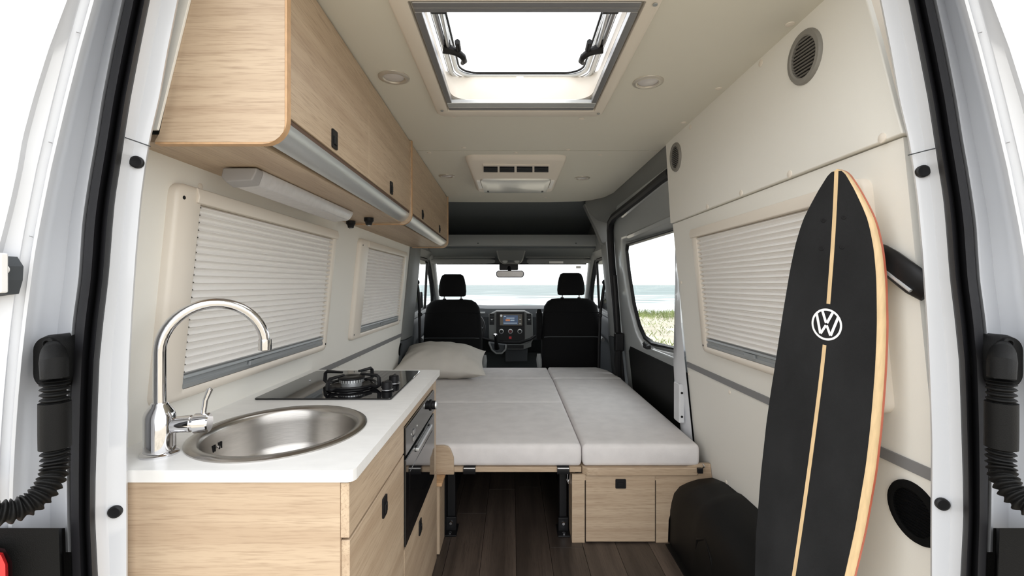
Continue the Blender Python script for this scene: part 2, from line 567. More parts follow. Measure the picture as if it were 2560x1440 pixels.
def rear_pillar(s, name):
    tr = struct(name)
    inner, seal, body = [], [], []
    for k in range(58):
        py = -150 + k * 30
        r = interp_row(py)
        m = lambda p: mirror_px(p, s)
        e, si, so, g, b1, b2 = r[1:7]
        inner.append([Vector(at(m(e - 2), py, 0.93)), Vector(at(m(e), py, 0.900)), Vector(at(m(e - 4), py, 0.893)), Vector(at(m(e - (e - si) * 0.60), py, 0.883)), Vector(at(m(e - (e - si) * 0.70), py, 0.878)), Vector(at(m(si), py, 0.852)), Vector(at(m(si - 12), py, 0.86)), Vector(at(m(si - 10), py, 0.93))])
        wdt = si - so
        seal.append([Vector(at(m(si + 1), py, 0.868)), Vector(at(m(si - 3), py, 0.832)), Vector(at(m(si - wdt * 0.22), py, 0.815)), Vector(at(m(si - wdt * 0.36), py, 0.822)), Vector(at(m(si - wdt * 0.42), py, 0.838)), Vector(at(m(si - wdt * 0.52), py, 0.825)),
                     Vector(at(m(si - wdt * 0.66), py, 0.806)), Vector(at(m(so + 3), py, 0.812)), Vector(at(m(so - 1), py, 0.835)), Vector(at(m(so + wdt * 0.4), py, 0.87))])
        body.append([Vector(at(m(so + 14), py, 0.86)), Vector(at(m(so + 1), py, 0.832)), Vector(at(m(so - 8), py, 0.822)), Vector(at(m(so - 14), py, 0.842)), Vector(at(m(so - (so - g) * 0.35), py, 0.862)), Vector(at(m(so - (so - g) * 0.7), py, 0.835)),
                     Vector(at(m(g + 14), py, 0.792)), Vector(at(m(g), py, 0.778)), Vector(at(m(g - 9), py, 0.775)), Vector(at(m(g - 11), py, 0.7800)), Vector(at(m(g - 14), py, 0.779)), Vector(at(m(g - 34), py, 0.772)), Vector(at(m(g - 37), py, 0.766)), Vector(at(m(b1), py, 0.755)), Vector(at(m(b1 - 14), py, 0.742)), Vector(at(m(b2), py, 0.735)), Vector(at(m(b2 - 14), py, 0.76)),
                     Vector((s * 1.02 + 0.03, 1.05, at(0, py, 0.76)[2]))])
    MB().loft(inner, closed=False, cap=False).build('door_frame_flange', steel_paint, tr, smooth=True, angle=50)
    MB().loft(seal).build('door_seal', rubber, tr, smooth=True, angle=60)
    # bodywork stops above the bumper
    MB().loft([b for k, b in enumerate(body) if -150 + k * 30 <= 1380], closed=False, cap=False).build('pillar_skin', steel_paint, tr, smooth=True, angle=50)
    low = []
    for k in range(49, 58):
        py = -150 + k * 30
        r = interp_row(py)
        m = lambda p: mirror_px(p, s)
        low.append([Vector(at(m(r[3] + 20), py, 0.88)), Vector(at(m(r[3] + 2), py, 0.845)), Vector(at(m(r[3] - 20), py, 0.84)), Vector(at(m(r[3] - 30), py, 0.80)), Vector(at(m(r[3] - 90), py, 0.78)), Vector(at(m(r[3] - 260), py, 0.74))])
    MB().loft(low, closed=False, cap=False).build('bumper_corner', blk_soft, tr, smooth=True)
    for px, py in (((341, 405), (287, 1280)) if s < 0 else ((2308, 428), (2357, 1261))):
        yy = 0.884
        p = Vector(at(px, py, yy))
        ax = Vector((-s * 0.3, -1, 0)).normalized()
        MB().lathe([(0.0118, -0.004), (0.0116, 0.0015), (0.009, 0.003), (0.005, 0.0022), (0.0, 0.0022)], p, ax, 20).build('rubber_plug', blk, tr, smooth=True)
    # joint between the two flange pressings
    a, b = ((313, 344), (376, 366)) if s < 0 else ((2270, 388), (2342, 370))
    y0_, y1_ = 0.893, 0.862
    pa, pb = Vector(at(*(a if s < 0 else b), 0.851)), Vector(at(*(b if s < 0 else a), 0.893))
    MB().tube([pa, pa.lerp(pb, 0.45) + Vector((0, -0.004, 0)), pb], 0.0011, 6).build('pressing_seam', trim_d, tr)
    # tape marks and pressed notches in the gutter
    for py in (80, 355, 590):
        r = interp_row(py)
        q0 = Vector(at(mirror_px(r[4] - 22, s), py, 0.772)); q1 = Vector(at(mirror_px(r[4] - 12, s), py + 3, 0.775))
        MB().tube([q0, q1], 0.0007, 5).build('notch_line', strip_m, tr)
    return tr
t1 = rear_pillar(-1, 'trim_1')
t2 = rear_pillar(1, 'trim_2')
hd = MB().box(-0.98, 1.02, 0.80, 0.965, 0.71, 0.80).build('trim_3', steel_paint, None, 0.02)
hd['kind'] = 'structure'
# hinge of the rear door on the left pillar
hg = thing('door_hinge', 'white rear door hinge in a dark recess on the left body pillar', 'hinge', at(0, 690, 0.74))
MB().prism([at(-60, 640, 0.74)[0::2], at(10, 640, 0.74)[0::2], at(26, 665, 0.74)[0::2], at(24, 700, 0.74)[0::2], at(14, 735, 0.74)[0::2], at(-60, 745, 0.74)[0::2]], 'y', 0.735, 0.76).build('recess', trim_d, hg)
bx('hinge_plate', white_pl, hg, at(-60, 0, .72)[0], at(9, 0, .72)[0], 0.715, 0.728, at(0, 733, .72)[2], at(0, 632, .72)[2], 0.003)
MB().lathe([(0.007, 0), (0.007, 0.004), (0, 0.005)], at(14, 674, 0.735), (0, -1, 0), 14).build('hinge_bolt', white_pl, hg, smooth=True)

# wiring conduits between body and door
def conduit(s, label):
    m = lambda p: mirror_px(p, s)
    if s > 0: m = lambda p: 2640 - p
    y = 0.80
    c = thing('cable_conduit', label, 'cable conduit', at(m(125), 890, y), 'rear door cable conduits')
    cx, cz = at(m(126), 0, y)[0], at(0, 900, y)[2]
    # oval grommet plate
    g0 = [(at(m(126), 0, y)[0] + a, at(0, 905, y)[2] + b) for a, b in rrect(-0.029, 0.029, -0.047, 0.047, 0.026, 6)]
    g1 = [(at(m(126), 0, y)[0] + a, at(0, 905, y)[2] + b) for a, b in rrect(-0.026, 0.026, -0.044, 0.044, 0.024, 6)]
    MB().loft([[(p[0], 0.845, p[1]) for p in g0], [(p[0], 0.806, p[1]) for p in g0], [(p[0], 0.796, p[1]) for p in g1]]).build('grommet_plate', blk_soft, c, smooth=True)
    MB().lathe([(0.010, 0), (0.010, 0.006), (0.006, 0.008), (0.005, 0.004), (0, 0.004)], (at(m(132), 0, y)[0], 0.797, at(0, 858, y)[2]), (0, -1, 0), 16).build('grommet_clip', blk_soft, c, smooth=True)
    elbow = [Vector(at(m(132), 868, 0.795)), Vector(at(m(134), 882, 0.775)), Vector(at(m(136), 905, 0.762)), Vector(at(m(137), 945, 0.76))]
    MB().tube(elbow, [0.012, 0.0165, 0.0185, 0.0175], 16).build('elbow', blk_soft, c, smooth=True)
    pts = [(137, 945), (137, 1010), (137, 1090), (138, 1130), (140, 1165), (130, 1200), (112, 1230), (85, 1255), (55, 1272), (20, 1281), (-15, 1285), (-60, 1285), (-130, 1278), (-200, 1262)]
    P = [Vector(at(m(a), b, 0.76 - 0.012 * max(0, k - 4))) for k, (a, b) in enumerate(pts)]
    # resample
    L = [0]
    for a, b in zip(P, P[1:]): L.append(L[-1] + (b - a).length)
    def pos(d):
        for k in range(len(P) - 1):
            if d <= L[k + 1]:
                return P[k].lerp(P[k + 1], (d - L[k]) / (L[k + 1] - L[k]))
        return P[-1]
    def smoothpos(d):
        return (pos(max(0, d - 0.012)) + pos(d) + pos(min(L[-1], d + 0.012))) / 3
    path, rad = [], []
    n = int(L[-1] / 0.0011)
    for k in range(n + 1):
        d = L[-1] * k / n
        path.append(smoothpos(d))
        rad.append(0.0165 + 0.0028 * math.cos(2 * PI * d / 0.0088))
    MB().tube(path, rad, 14).build('ribbed_hose', blk_soft, c, smooth=True, angle=80)
    MB().tube([smoothpos(d) for d in (0.04, 0.06, 0.09, 0.115)], 0.0205, 18).build('sleeve', blk_soft, c, smooth=True)
    return c
conduit(-1, 'black ribbed conduit curling left from the left pillar')
conduit(1, 'black ribbed conduit curling right from the right pillar')
tl = thing('tail_light', 'red tail light lens at the bottom of the left rear corner', 'tail light', at(-20, 1440, 0.74))
MB().loft([[Vector(at(a, b, y_)) for a, b in ((-70, 1365), (8, 1382), (20, 1410), (22, 1470), (15, 1560), (-70, 1560))] for y_ in (0.77, 0.735)] + [[Vector(at(a, b, 0.727)) for a, b in ((-70, 1372), (2, 1388), (13, 1412), (14, 1468), (9, 1555), (-70, 1555))]]).build('lens', red_m, tl, smooth=True)
MB().loft([[Vector(at(a, b, y_)) for a, b in ((-80, 1352), (12, 1372), (30, 1404), (33, 1470), (26, 1570), (-80, 1570))] for y_ in (0.80, 0.745)]).build('housing', blk, tl)

# ------------------------------------------------------------------ side windows with pleated blinds
def camper_window(n, side, y0, y1, by0, by1, handle_y):
    w_ = struct('window_%d' % n)
    z0, z1 = -0.295, 0.245
    b0, b1 = -0.268, 0.207
    def lp(pts, off):
        return [wp(side, u, v, off) for u, v in pts]
    O = lambda d: rrect(y0 + d, y1 - d, z0 + d, z1 - d, 0.028, 5)
    I = lambda d: rrect(by0 + d, by1 - d, b0 + d, b1 - d, 0.006, 5)
    MB().loft([lp(O(0), 0.0), lp(O(0), 0.014), lp(O(0.004), 0.021), lp(O(0.012), 0.024), lp(I(-0.008), 0.024), lp(I(0), 0.020), lp(I(0.001), 0.001)], cap=False).build('frame', frame_m, w_, smooth=True, angle=50)
    # head rail cover
    MB().loft([[wp(side, y_, z_, o_) for z_, o_ in ((0.205, 0.012), (0.205, 0.030), (0.222, 0.031), (0.243, 0.024), (0.243, 0.012))] for y_ in (by0 - 0.022, y1 - 0.004)]).build('head_rail', frame_m, w_, 0.003)
    # pleats
    nple = 23
    zb = -0.232
    rings = []
    pitch = (b1 - zb) / nple
    for k in range(nple):
        zk = b1 - k * pitch
        for dz, off in ((0.0, 0.003), (0.10, 0.006), (0.50, 0.0205), (0.56, 0.0205), (0.80, 0.006)):
            z = zk - dz * pitch
            rings.append([wp(side, by0 + 0.004, z, off), wp(side, by1 - 0.004, z, off)])
    rings.append([wp(side, by0 + 0.004, zb, 0.003), wp(side, by1 - 0.004, zb, 0.003)])
    MB().loft(rings, closed=False, cap=False).build('pleated_blind', blind_m, w_)
    rl = MB().loft([[wp(side, y_, z_, o_) for z_, o_ in ((-0.267, 0.003), (-0.267, 0.019), (-0.255, 0.021), (-0.252, 0.016), (-0.243, 0.016), (-0.240, 0.021), (-0.232, 0.019), (-0.232, 0.003))] for y_ in (by0 + 0.002, by1 - 0.002)]).build('bottom_rail', rail_m, w_, 0.001)
    hb = MB().loft([[wp(side, y_, z_, o_) for z_, o_ in ((-0.258, 0.018), (-0.258, 0.026), (-0.243, 0.026), (-0.243, 0.018))] for y_ in (handle_y - 0.035, handle_y + 0.035)])
    hb.build('rail_handle', rail_m, rl, 0.002)
    for yy in (y0 + 0.022, y1 - 0.022):
        for zz in (z0 + 0.03, z1 - 0.035):
            MB().lathe([(0.0048, 0), (0.0048, 0.0014), (0.0, 0.0014)], wp(side, yy, zz, 0.0235), (-side, 0, 0), 10).build('frame_screw', blk, w_)
    return w_
camper_window(1, -1, 1.085, 2.085, 1.172, 2.045, 1.50)
camper_window(2, -1, 2.415, 3.45, 2.545, 3.40, 2.98)
camper_window(3, 1, 1.035, 2.035, 1.075, 1.985, 1.62)

# ------------------------------------------------------------------ rooflight
rw = struct('window_4')
def ring_loft(loops):
    mb = MB()
    return mb.loft(loops, cap=False)
def zl(pts, z):
    return [(u, v, z) for u, v in pts]
FX0, FX1, FY0, FY1 = -0.302, 0.366, 1.03, 1.875
OP = [(SX0, SX1, SY0, SY1)]
R5 = lambda d, r: rrect(SX0 - d, SX1 + d, SY0 - d, SY1 + d, r, 6)
FO = lambda d, r: rrect(FX0 + d, FX1 - d, FY0 + d, FY1 - d, r, 6)
ring_loft([zl(FO(0, 0.035), CEIL + 0.002), zl(FO(0.002, 0.035), CEIL - 0.012), zl(FO(0.010, 0.03), CEIL - 0.018), zl(R5(0.004, 0.004), CEIL - 0.014), zl(R5(0.0, 0.004), CEIL + 0.01)]).build('ceiling_flange', frame_m, rw, smooth=True, angle=50)
# blind cassette rails
bx('blind_cassette', alu_d, rw, SX0 + 0.004, SX1 - 0.004, SY0 + 0.002, 1.161, CEIL - 0.014, CEIL + 0.012, 0.004)
bx('cassette_groove', strip_m, rw, SX0 + 0.006, SX1 - 0.006, 1.138, 1.141, CEIL - 0.0155, CEIL - 0.012)
bx('catch_rail', alu, rw, SX0 + 0.002, SX1 - 0.002, SY1 - 0.07, SY1 - 0.03, CEIL - 0.012, CEIL + 0.004, 0.003)
bx('catch_rail_lip', alu_d, rw, SX0 + 0.002, SX1 - 0.002, SY1 - 0.03, SY1 - 0.002, CEIL - 0.013, CEIL + 0.012, 0.003)
for xa, xb in ((SX0 + 0.002, SX0 + 0.022), (SX1 - 0.022, SX1 - 0.002)):
    bx('side_rail', alu_d, rw, xa, xb, SY0 + 0.046, SY1 - 0.07, CEIL - 0.012, CEIL + 0.012, 0.003)
# shaft
S = lambda d, r: rrect(SX0 + 0.02 + d, SX1 - 0.02 - d, SY0 + 0.03 + d, SY1 - 0.035 - d, r, 6)
ring_loft([zl(S(-0.02, 0.03), CEIL + 0.012), zl(S(0.0, 0.07), CEIL + 0.016), zl(S(-0.008, 0.07), CEIL + 0.06), zl(S(-0.03, 0.08), CEIL + 0.125)]).build('shaft', frame_m, rw, smooth=True, angle=60)
# dome pane and its frame
D = lambda d, r: rrect(SX0 + 0.002 + d, SX1 - 0.002 - d, 1.15 + d, 1.845 - d, r, 8)
MB().loft([zl(D(0.05, 0.04), 0.868), zl(D(0.02, 0.06), 0.84), zl(D(-0.03, 0.08), 0.835)], cap=True).build('dome_pane', dome_m, rw, smooth=True)
for z_, d_, r_ in ((0.818, 0.014, 0.0085), (0.824, 0.034, 0.0085)):
    MB().tube(zl(D(d_, 0.07), z_), r_, 10, closed=True).build('pane_frame_tube', alu, rw, smooth=True)
MB().tube(zl(D(0.003, 0.07), 0.819), 0.0016, 6, closed=True).build('pane_gasket', alu_d, rw, smooth=True)
MB().tube(zl(D(0.024, 0.07), 0.816), 0.0018, 6, closed=True).build('pane_gasket', alu_d, rw, smooth=True)
MB().tube(zl(D(0.046, 0.065), 0.829), 0.004, 8, closed=True).build('pane_gasket', blk, rw, smooth=True)
bx('centre_catch', white_pl, rw, 0.015, 0.047, 1.805, 1.83, 0.802, 0.824, 0.004)
for sx, px in ((-1, -0.215), (1, 0.290)):
    bx('strut_mount', blk, rw, px - 0.024, px + 0.024, 1.332, 1.358, 0.797, 0.822, 0.004)
    MB().tube([(px - 0.008 * sx, 1.35, 0.803), (px, 1.56, 0.800)], 0.006, 10).build('strut_rod', alu, rw, smooth=True)
    MB().tube([(px + 0.012 * sx, 1.35, 0.803), (px + 0.014 * sx, 1.53, 0.802)], 0.005, 10).build('strut_sleeve', alu_d, rw, smooth=True)
    hk = MB()
    hk.tube([(px + 0.014 * sx, 1.555, 0.80), (px - 0.016 * sx, 1.556, 0.792), (px - 0.034 * sx, 1.560, 0.785), (px - 0.047 * sx, 1.574, 0.780), (px - 0.050 * sx, 1.598, 0.778), (px - 0.040 * sx, 1.620, 0.780)], [0.018, 0.014, 0.012, 0.011, 0.010, 0.007], 10)
    hook = hk.build('latch_hook', blk, rw, smooth=True)
    MB().tube([(px - 0.036 * sx, 1.505, 0.796), (px - 0.036 * sx, 1.545, 0.790)], 0.009, 10).build('latch_knob', blk, hook, smooth=True)
    MB().box(px + 0.004 * sx - 0.012, px + 0.004 * sx + 0.014, 1.52, 1.60, 0.80, 0.812).build('latch_plate', blk, hook, 0.003)
for px, py in ((1105, 277), (1496, 284), (1638, 11)):
    p = ceil_pix(px, py, CEIL - 0.018)
    MB().lathe([(0.006, 0), (0.006, 0.002), (0, 0.002)], p, (0, 0, -1), 10).build('flange_screw', rail_m, rw)

# ------------------------------------------------------------------ sliding door on the right with its window
def xd(z):
    return 0.872 - 0.1 * z if z < 0.3 else 0.842 - (z - 0.3) * 0.14
def dp(y, z, off=0.0):
    return (xd(z) - off, y, z)
dr = struct('door_1')
DW = [(2.36, 0.285), (3.44, 0.295), (3.475, 0.26), (3.47, 0.10), (3.42, -0.14), (3.33, -0.29), (3.22, -0.365), (3.05, -0.385), (2.36, -0.345)]   # window outline (y, z)
DO = [(2.2, 0.64), (3.58, 0.60), (3.73, 0.50), (3.78, 0.10), (3.80, -0.3), (3.79, -0.7), (3.75, -1.15), (3.0, -1.17), (2.2, -1.17)]
def scale_loop(pts, d):
    cy = sum(p[0] for p in pts) / len(pts); cz = sum(p[1] for p in pts) / len(pts)
    out_ = []
    for y_, z_ in pts:
        vy, vz = y_ - cy, z_ - cz
        l_ = math.hypot(vy, vz)
        out_.append((y_ + vy / l_ * d, z_ + vz / l_ * d))
    return out_
L3 = lambda pts, off: [dp(a, b, off) for a, b in pts]
MB().loft([L3(DO, -0.06), L3(DO, 0.0), L3(scale_loop(DW, 0.09), 0.006), L3(scale_loop(DW, 0.06), -0.005), L3(scale_loop(DW, 0.03), -0.03), L3(DW, -0.032)], cap=False).build('door_shell', door_paint, dr, smooth=True, angle=28)
# pressed upper panel
MB().loft([L3([(2.22, 0.34), (3.45, 0.36), (3.50, 0.38), (3.46, 0.50), (3.42, 0.53), (2.22, 0.585)], 0.0), L3([(2.22, 0.352), (3.43, 0.372), (3.475, 0.39), (3.44, 0.492), (3.40, 0.517), (2.22, 0.57)], -0.006)] , cap=False).build('pressing_edge', door_paint, dr, smooth=True)
MB().loft([L3([(2.22, 0.56), (3.40, 0.507)], 0.002), L3([(2.22, 0.552), (3.39, 0.499)], 0.012), L3([(2.22, 0.543), (3.38, 0.491)], 0.002)], closed=False, cap=False).build('pressing_rib', door_paint, dr, smooth=True, angle=60)
MB().loft([L3([(2.3, 0.365), (3.30, 0.36)], 0.004), L3([(2.3, 0.352), (3.30, 0.345)], 0.020), L3([(2.3, 0.33), (3.28, 0.33)], 0.006)], closed=False, cap=False).build('pressing_rib', door_paint, dr, smooth=True, angle=60)
dseal = MB().loft([L3(scale_loop(DW, 0.022), -0.034), L3(scale_loop(DW, 0.016), -0.012), L3(scale_loop(DW, 0.0), -0.012), L3(scale_loop(DW, -0.010), -0.032)], cap=False).build('window_seal', blk, dr, smooth=True)
MB().add(L3(scale_loop(DW, 0.005), -0.034), [tuple(range(len(DW)))]).build('pane', clear, dr)
MB().loft([L3([(2.2, -0.455), (3.55, -0.475), (3.62, -0.52), (3.60, -1.17), (2.2, -1.17)], -0.01), L3([(2.2, -0.455), (3.55, -0.475), (3.62, -0.52), (3.60, -1.17), (2.2, -1.17)], 0.006), L3([(2.2, -0.47), (3.54, -0.488), (3.60, -0.53), (3.58, -1.16), (2.2, -1.16)], 0.010)]).build('lower_card', blk_soft, dr, smooth=True)
lk = MB().loft([[dp(y_, z_, o_) for z_, o_ in ((-0.425, 0.0), (-0.425, 0.03), (-0.405, 0.035), (-0.395, 0.0))] for y_ in (3.02, 3.10)]).build('door_latch', blk, dr, 0.004)
MB().tube([dp(3.06, -0.405, 0.02), dp(3.06, -0.385, 0.035)], 0.012, 12).build('latch_button', blk, lk, smooth=True)
MB().tube([dp(2.42, -0.405, 0.01), dp(2.95, -0.418, 0.01)], 0.006, 8).build('sill_bead', door_paint, dr, smooth=True)
# black rubber seal round the door opening
MB().tube([wp(1, 2.31, 0.565, -0.01), (0.80, 2.45, 0.565), (0.795, 2.9, 0.545), (0.785, 3.3, 0.53), (0.78, 3.52, 0.52), (0.785, 3.66, 0.495), (0.795, 3.73, 0.44), (0.806, 3.76, 0.34), (0.822, 3.78, 0.16), (0.838, 3.79, 0.0), (0.86, 3.80, -0.2), (0.875, 3.80, -0.42), (0.885, 3.79, -0.6), (0.90, 3.77, -0.8), (0.92, 3.74, -1.17)], 0.028, 10, flat=1.0).build('opening_seal', rubber, dr, smooth=True)
# white post behind the sliding door with its cover plate
po = struct('trim_4')
MB().loft([[(xw(z) - 0.002 + a + 0.10 * max(0.0, min(0.5, z + 0.05)), 2.31 + b, z) for a, b in ((-0.010, -0.02), (-0.030 - d, 0.03), (-0.025 - d, 0.09 + e), (0.02, 0.12 + e), (0.06, 0.12))] for z, d, e in ((-1.17, 0.0, 0.0), (-0.62, 0.0, 0.01), (-0.52, 0.004, 0.02), (-0.40, 0.0, 0.015), (-0.20, -0.012, -0.02), (0.1, -0.022, -0.05), (0.4, -0.022, -0.06), (0.62, -0.02, -0.06))], closed=False, cap=False).build('door_post', steel_paint, po, smooth=True)
bx('cover_plate', steel_paint, po, 0.842, 0.872, 2.318, 2.40, -0.70, -0.50, 0.008)
for zz in (-0.545, -0.665):
    MB().lathe([(0.006, 0), (0.006, 0.003), (0, 0.003)], (0.856, 2.319, zz), (0, -1, 0), 10).build('plate_screw', blk, po)
# header trim over the door, and the grey corner trim towards the cab
hb = struct('trim_5')
MB().loft([[(0.775, y_, 0.705), (0.768, y_, 0.69), (0.80, y_, 0.60), (0.815, y_, 0.572), (0.86, y_, 0.572), (0.90, y_, 0.72)] for y_ in (2.30, 2.8, 3.2, 3.5)] + [[(0.74, 3.68, 0.705), (0.735, 3.68, 0.69), (0.765, 3.68, 0.59), (0.80, 3.68, 0.545), (0.86, 3.68, 0.54), (0.90, 3.68, 0.72)], [(0.62, 3.86, 0.705), (0.615, 3.86, 0.69), (0.65, 3.86, 0.60), (0.72, 3.86, 0.54), (0.86, 3.86, 0.50), (0.90, 3.86, 0.72)]]).build('header_trim', trim_g, hb, smooth=True, angle=45)
MB().prism([at(1459, 511, 3.88)[0::2], at(1530, 486, 3.88)[0::2], at(1550, 486, 3.88)[0::2], at(1540, 620, 3.88)[0::2], at(1503, 609, 3.88)[0::2], at(1487, 570, 3.88)[0::2]], 'y', 3.86, 3.95).build('corner_trim', trim_g, hb, 0.008)
bx('coat_hook_slot', blk, hb, at(1478, 0, 3.86)[0], at(1491, 0, 3.86)[0], 3.853, 3.862, at(0, 536, 3.86)[2], at(0, 533, 3.86)[2])

# ------------------------------------------------------------------ cab
def cab_side(s, n):
    """pillar trims on one side of the cab and the cab door with its window"""
    b = struct('trim_%d' % n)
    px0, px1 = ((1004, 1040) if s < 0 else (1503, 1536))
    # upper and lower halves of the pillar trim
    def pil(y0, y1, z0, z1, dx, name, mat):
        rings = []
        for k in range(5):
            z = z0 + (z1 - z0) * k / 4
            x = xw(z)
            rings.append([(s * (x + 0.06), y0 + .0, z), (s * (x - dx), y0, z), (s * (x - dx - 0.012), y0 + 0.06, z), (s * (x - dx - 0.012), y1 - 0.05, z), (s * (x - dx + 0.03), y1, z), (s * (x + 0.08), y1, z)])
        MB().loft(rings).build(name, mat, b, smooth=True, angle=40)
    if s < 0:
        pil(3.62, 4.00, -0.435, CEIL, 0.012, 'upper_pillar_trim', trim_g)
        pil(3.62, 4.02, -1.18, -0.44, 0.022, 'lower_pillar_trim', trim_d)
    else:
        pil(3.84, 4.04, -0.435, 0.36, 0.018, 'upper_pillar_trim', trim_l)
        pil(3.84, 4.05, -1.18, -0.44, 0.028, 'lower_pillar_trim', trim_d)
    # door jamb, light strip just ahead of the trim
    MB().loft([[(s * (xw(z) - 0.005), 4.02, z), (s * (xw(z) + 0.015), 4.10, z), (s * (xw(z) + 0.09), 4.10, z), (s * (xw(z) + 0.09), 4.02, z)] for z in (-0.9, -0.3, 0.0, 0.25, 0.33)]).build('door_jamb', trim_l, b, smooth=True)
    # roof side, a pillar and lower body
    MB().loft([[(s * 0.99, y_, 0.74), (s * 0.80, y_, 0.74), (s * 0.78, y_, 0.42), (s * 0.80, y_, 0.32), (s * 0.87, y_, 0.27), (s * 0.99, y_, 0.27)] for y_ in (3.95, 4.3, 4.7)] + [[(s * 0.99, 4.98, 0.70), (s * 0.82, 4.98, 0.70), (s * 0.79, 4.98, 0.40), (s * 0.80, 4.98, 0.27), (s * 0.85, 4.98, 0.22), (s * 0.99, 4.98, 0.22)]]).build('roof_side_trim', trim_l if s > 0 else trim_g, b, smooth=True)
    MB().tube([(s * 0.845, 4.72, 0.34), (s * 0.85, 4.92, 0.24), (s * 0.868, 5.15, 0.08), (s * 0.89, 5.40, -0.12), (s * 0.91, 5.65, -0.34)], [0.05, 0.045, 0.04, 0.042, 0.06], 12, flat=0.8).build('windscreen_pillar', trim_l, b, smooth=True)
    return b
cab_side(-1, 6)
cab_side(1, 7)

def cab_door(s, n):
    d = struct('door_%d' % n)
    xo = lambda z: 0.905 - 0.09 * z
    Pp = lambda pts, off: [(s * (xo(b) - off), a, b) for a, b in pts]
    W = [(4.16, 0.255), (4.75, 0.25), (4.88, 0.19), (5.10, 0.04), (5.28, -0.12), (5.32, -0.20), (5.20, -0.22), (4.16, -0.29)]
    O = [(4.06, 0.33), (4.80, 0.32), (5.00, 0.27), (5.25, 0.10), (5.5, -0.12), (5.62, -0.30), (5.60, -1.17), (4.06, -1.17)]
    MB().loft([Pp(O, -0.05), Pp(O, 0.0), Pp(scale_loop(W, 0.055), 0.01), Pp(scale_loop(W, 0.02), 0.0), Pp(W, -0.02)], cap=False).build('door_frame', trim_l, d, smooth=True)
    MB().loft([Pp(scale_loop(W, 0.03), 0.0), Pp(scale_loop(W, 0.012), 0.016), Pp(scale_loop(W, -0.012), -0.012)], cap=False).build('window_seal', blk, d, smooth=True)
    MB().add(Pp(scale_loop(W, 0.01), -0.015), [tuple(range(len(W)))]).build('pane', clear, d)
    MB().tube([(s * (xo(0.2) - 0.0), 4.80, 0.23), (s * (xo(-0.2) - 0.0), 4.86, -0.25)], 0.014, 8).build('quarter_window_bar', blk, d, smooth=True)
    MB().loft([Pp([(4.10, -0.33), (5.3, -0.27), (5.5, -0.40), (5.5, -1.1), (4.10, -1.1)], -0.01), Pp([(4.10, -0.33), (5.3, -0.27), (5.5, -0.40), (5.5, -1.1), (4.10, -1.1)], 0.03), Pp([(4.14, -0.37), (5.26, -0.31), (5.45, -0.43), (5.45, -1.08), (4.14, -1.08)], 0.05)]).build('door_card', trim_d, d, smooth=True)
    MB().tube([(s * 0.86, 4.35, -0.52), (s * 0.84, 4.45, -0.50), (s * 0.84, 4.75, -0.48), (s * 0.86, 4.85, -0.5)], 0.02, 10).build('pull_handle', trim_l, d, smooth=True)
    em = MB().tube([(s * 1.10, 5.30, -0.08), (s * 1.10, 5.30, -0.32)], [0.07, 0.085], 14, flat=0.6).build('outside_mirror', blk, d, 0.01, smooth=True)
    return d
cab_door(-1, 2)
cab_door(1, 3)

# windscreen and the body round it
ws = struct('window_5')
WS = [(-0.85, 4.90, 0.235), (0.83, 4.90, 0.235), (0.90, 5.62, -0.30), (-0.91, 5.62, -0.30)]
MB().add(WS, [(0, 1, 2, 3)]).build('pane', wind, ws)
MB().tube([(-0.80, 4.90, 0.228), (0.79, 4.90, 0.228)], 0.012, 8).build('top_seal', blk, ws)
for a_, b_ in (((1220, 662), (1345, 678)),):
    pass
bx('header_beam', trim_d, ws, -0.86, 0.86, 4.865, 4.90, 0.228, 0.40)
bx('sensor_pod', blk, ws, -0.135, 0.065, 4.855, 4.895, 0.155, 0.235, 0.01)
bx('registration_sticker', label_m, ws, at(1440, 0, 4.92)[0], at(1452, 0, 4.92)[0], 4.915, 4.92, at(0, 671, 4.92)[2], at(0, 665, 4.92)[2])

bh = struct('wall_front')          # scuttle under the windscreen
MB().prism([(5.58, -0.30), (5.75, -0.36), (5.75, -1.2), (5.58, -1.2)], 'x', -1.0, 1.0).build('bulkhead', headl, bh)
bx('cab_floor', blk_soft, bh, -0.95, 0.95, 4.1, 5.7, FLOOR - 0.03, FLOOR - 0.002)

# cab headliner, shelf and overhead console
hl = struct('trim_8')
MB().loft([[(x_, 3.86, CEIL + 0.005), (x_, 4.10, 0.685), (x_, 4.45, 0.64), (x_, 4.78, 0.54), (x_, 4.93, 0.42), (x_, 4.93, 0.46), (x_, 4.8, 0.58), (x_, 4.45, 0.69), (x_, 4.10, 0.74), (x_, 3.86, 0.74)] for x_ in (-0.88, 0.0, 0.88)]).build('headliner', headl, hl, smooth=True)
MB().loft([[(x_, 4.36, 0.365), (x_, 4.92, 0.43), (x_, 4.92, 0.40), (x_, 4.86, 0.285), (x_, 4.36, 0.345)] for x_ in (-0.86, 0.86)]).build('cab_ceiling', headl, hl, smooth=True)
sh = thing('cab_shelf', 'grey storage shelf spanning the cab above the windscreen', 'shelf', (0, 4.36, 0.36))
MB().loft([[(x_, 4.32, 0.470), (x_, 4.315, 0.463), (x_, 4.30, 0.412), (x_, 4.30, 0.372), (x_, 4.31, 0.362), (x_, 4.42, 0.366), (x_, 4.42, 0.392), (x_, 4.335, 0.40), (x_, 4.335, 0.468)] for x_ in (-0.80, -0.62, 0.62, 0.80)]).build('front_lip', trim_l, sh, smooth=True, angle=25)
bx('shelf_board', trim_g, sh, -0.80, 0.80, 4.34, 4.80, 0.385, 0.40)
for xx in (at(1195, 0, 4.3)[0], at(1440, 0, 4.3)[0]):
    MB().lathe([(0.007, 0), (0.006, 0.002), (0, 0.002)], (xx, 4.30, 0.388), (0, -1, 0), 10).build('shelf_screw', trim_d, sh)
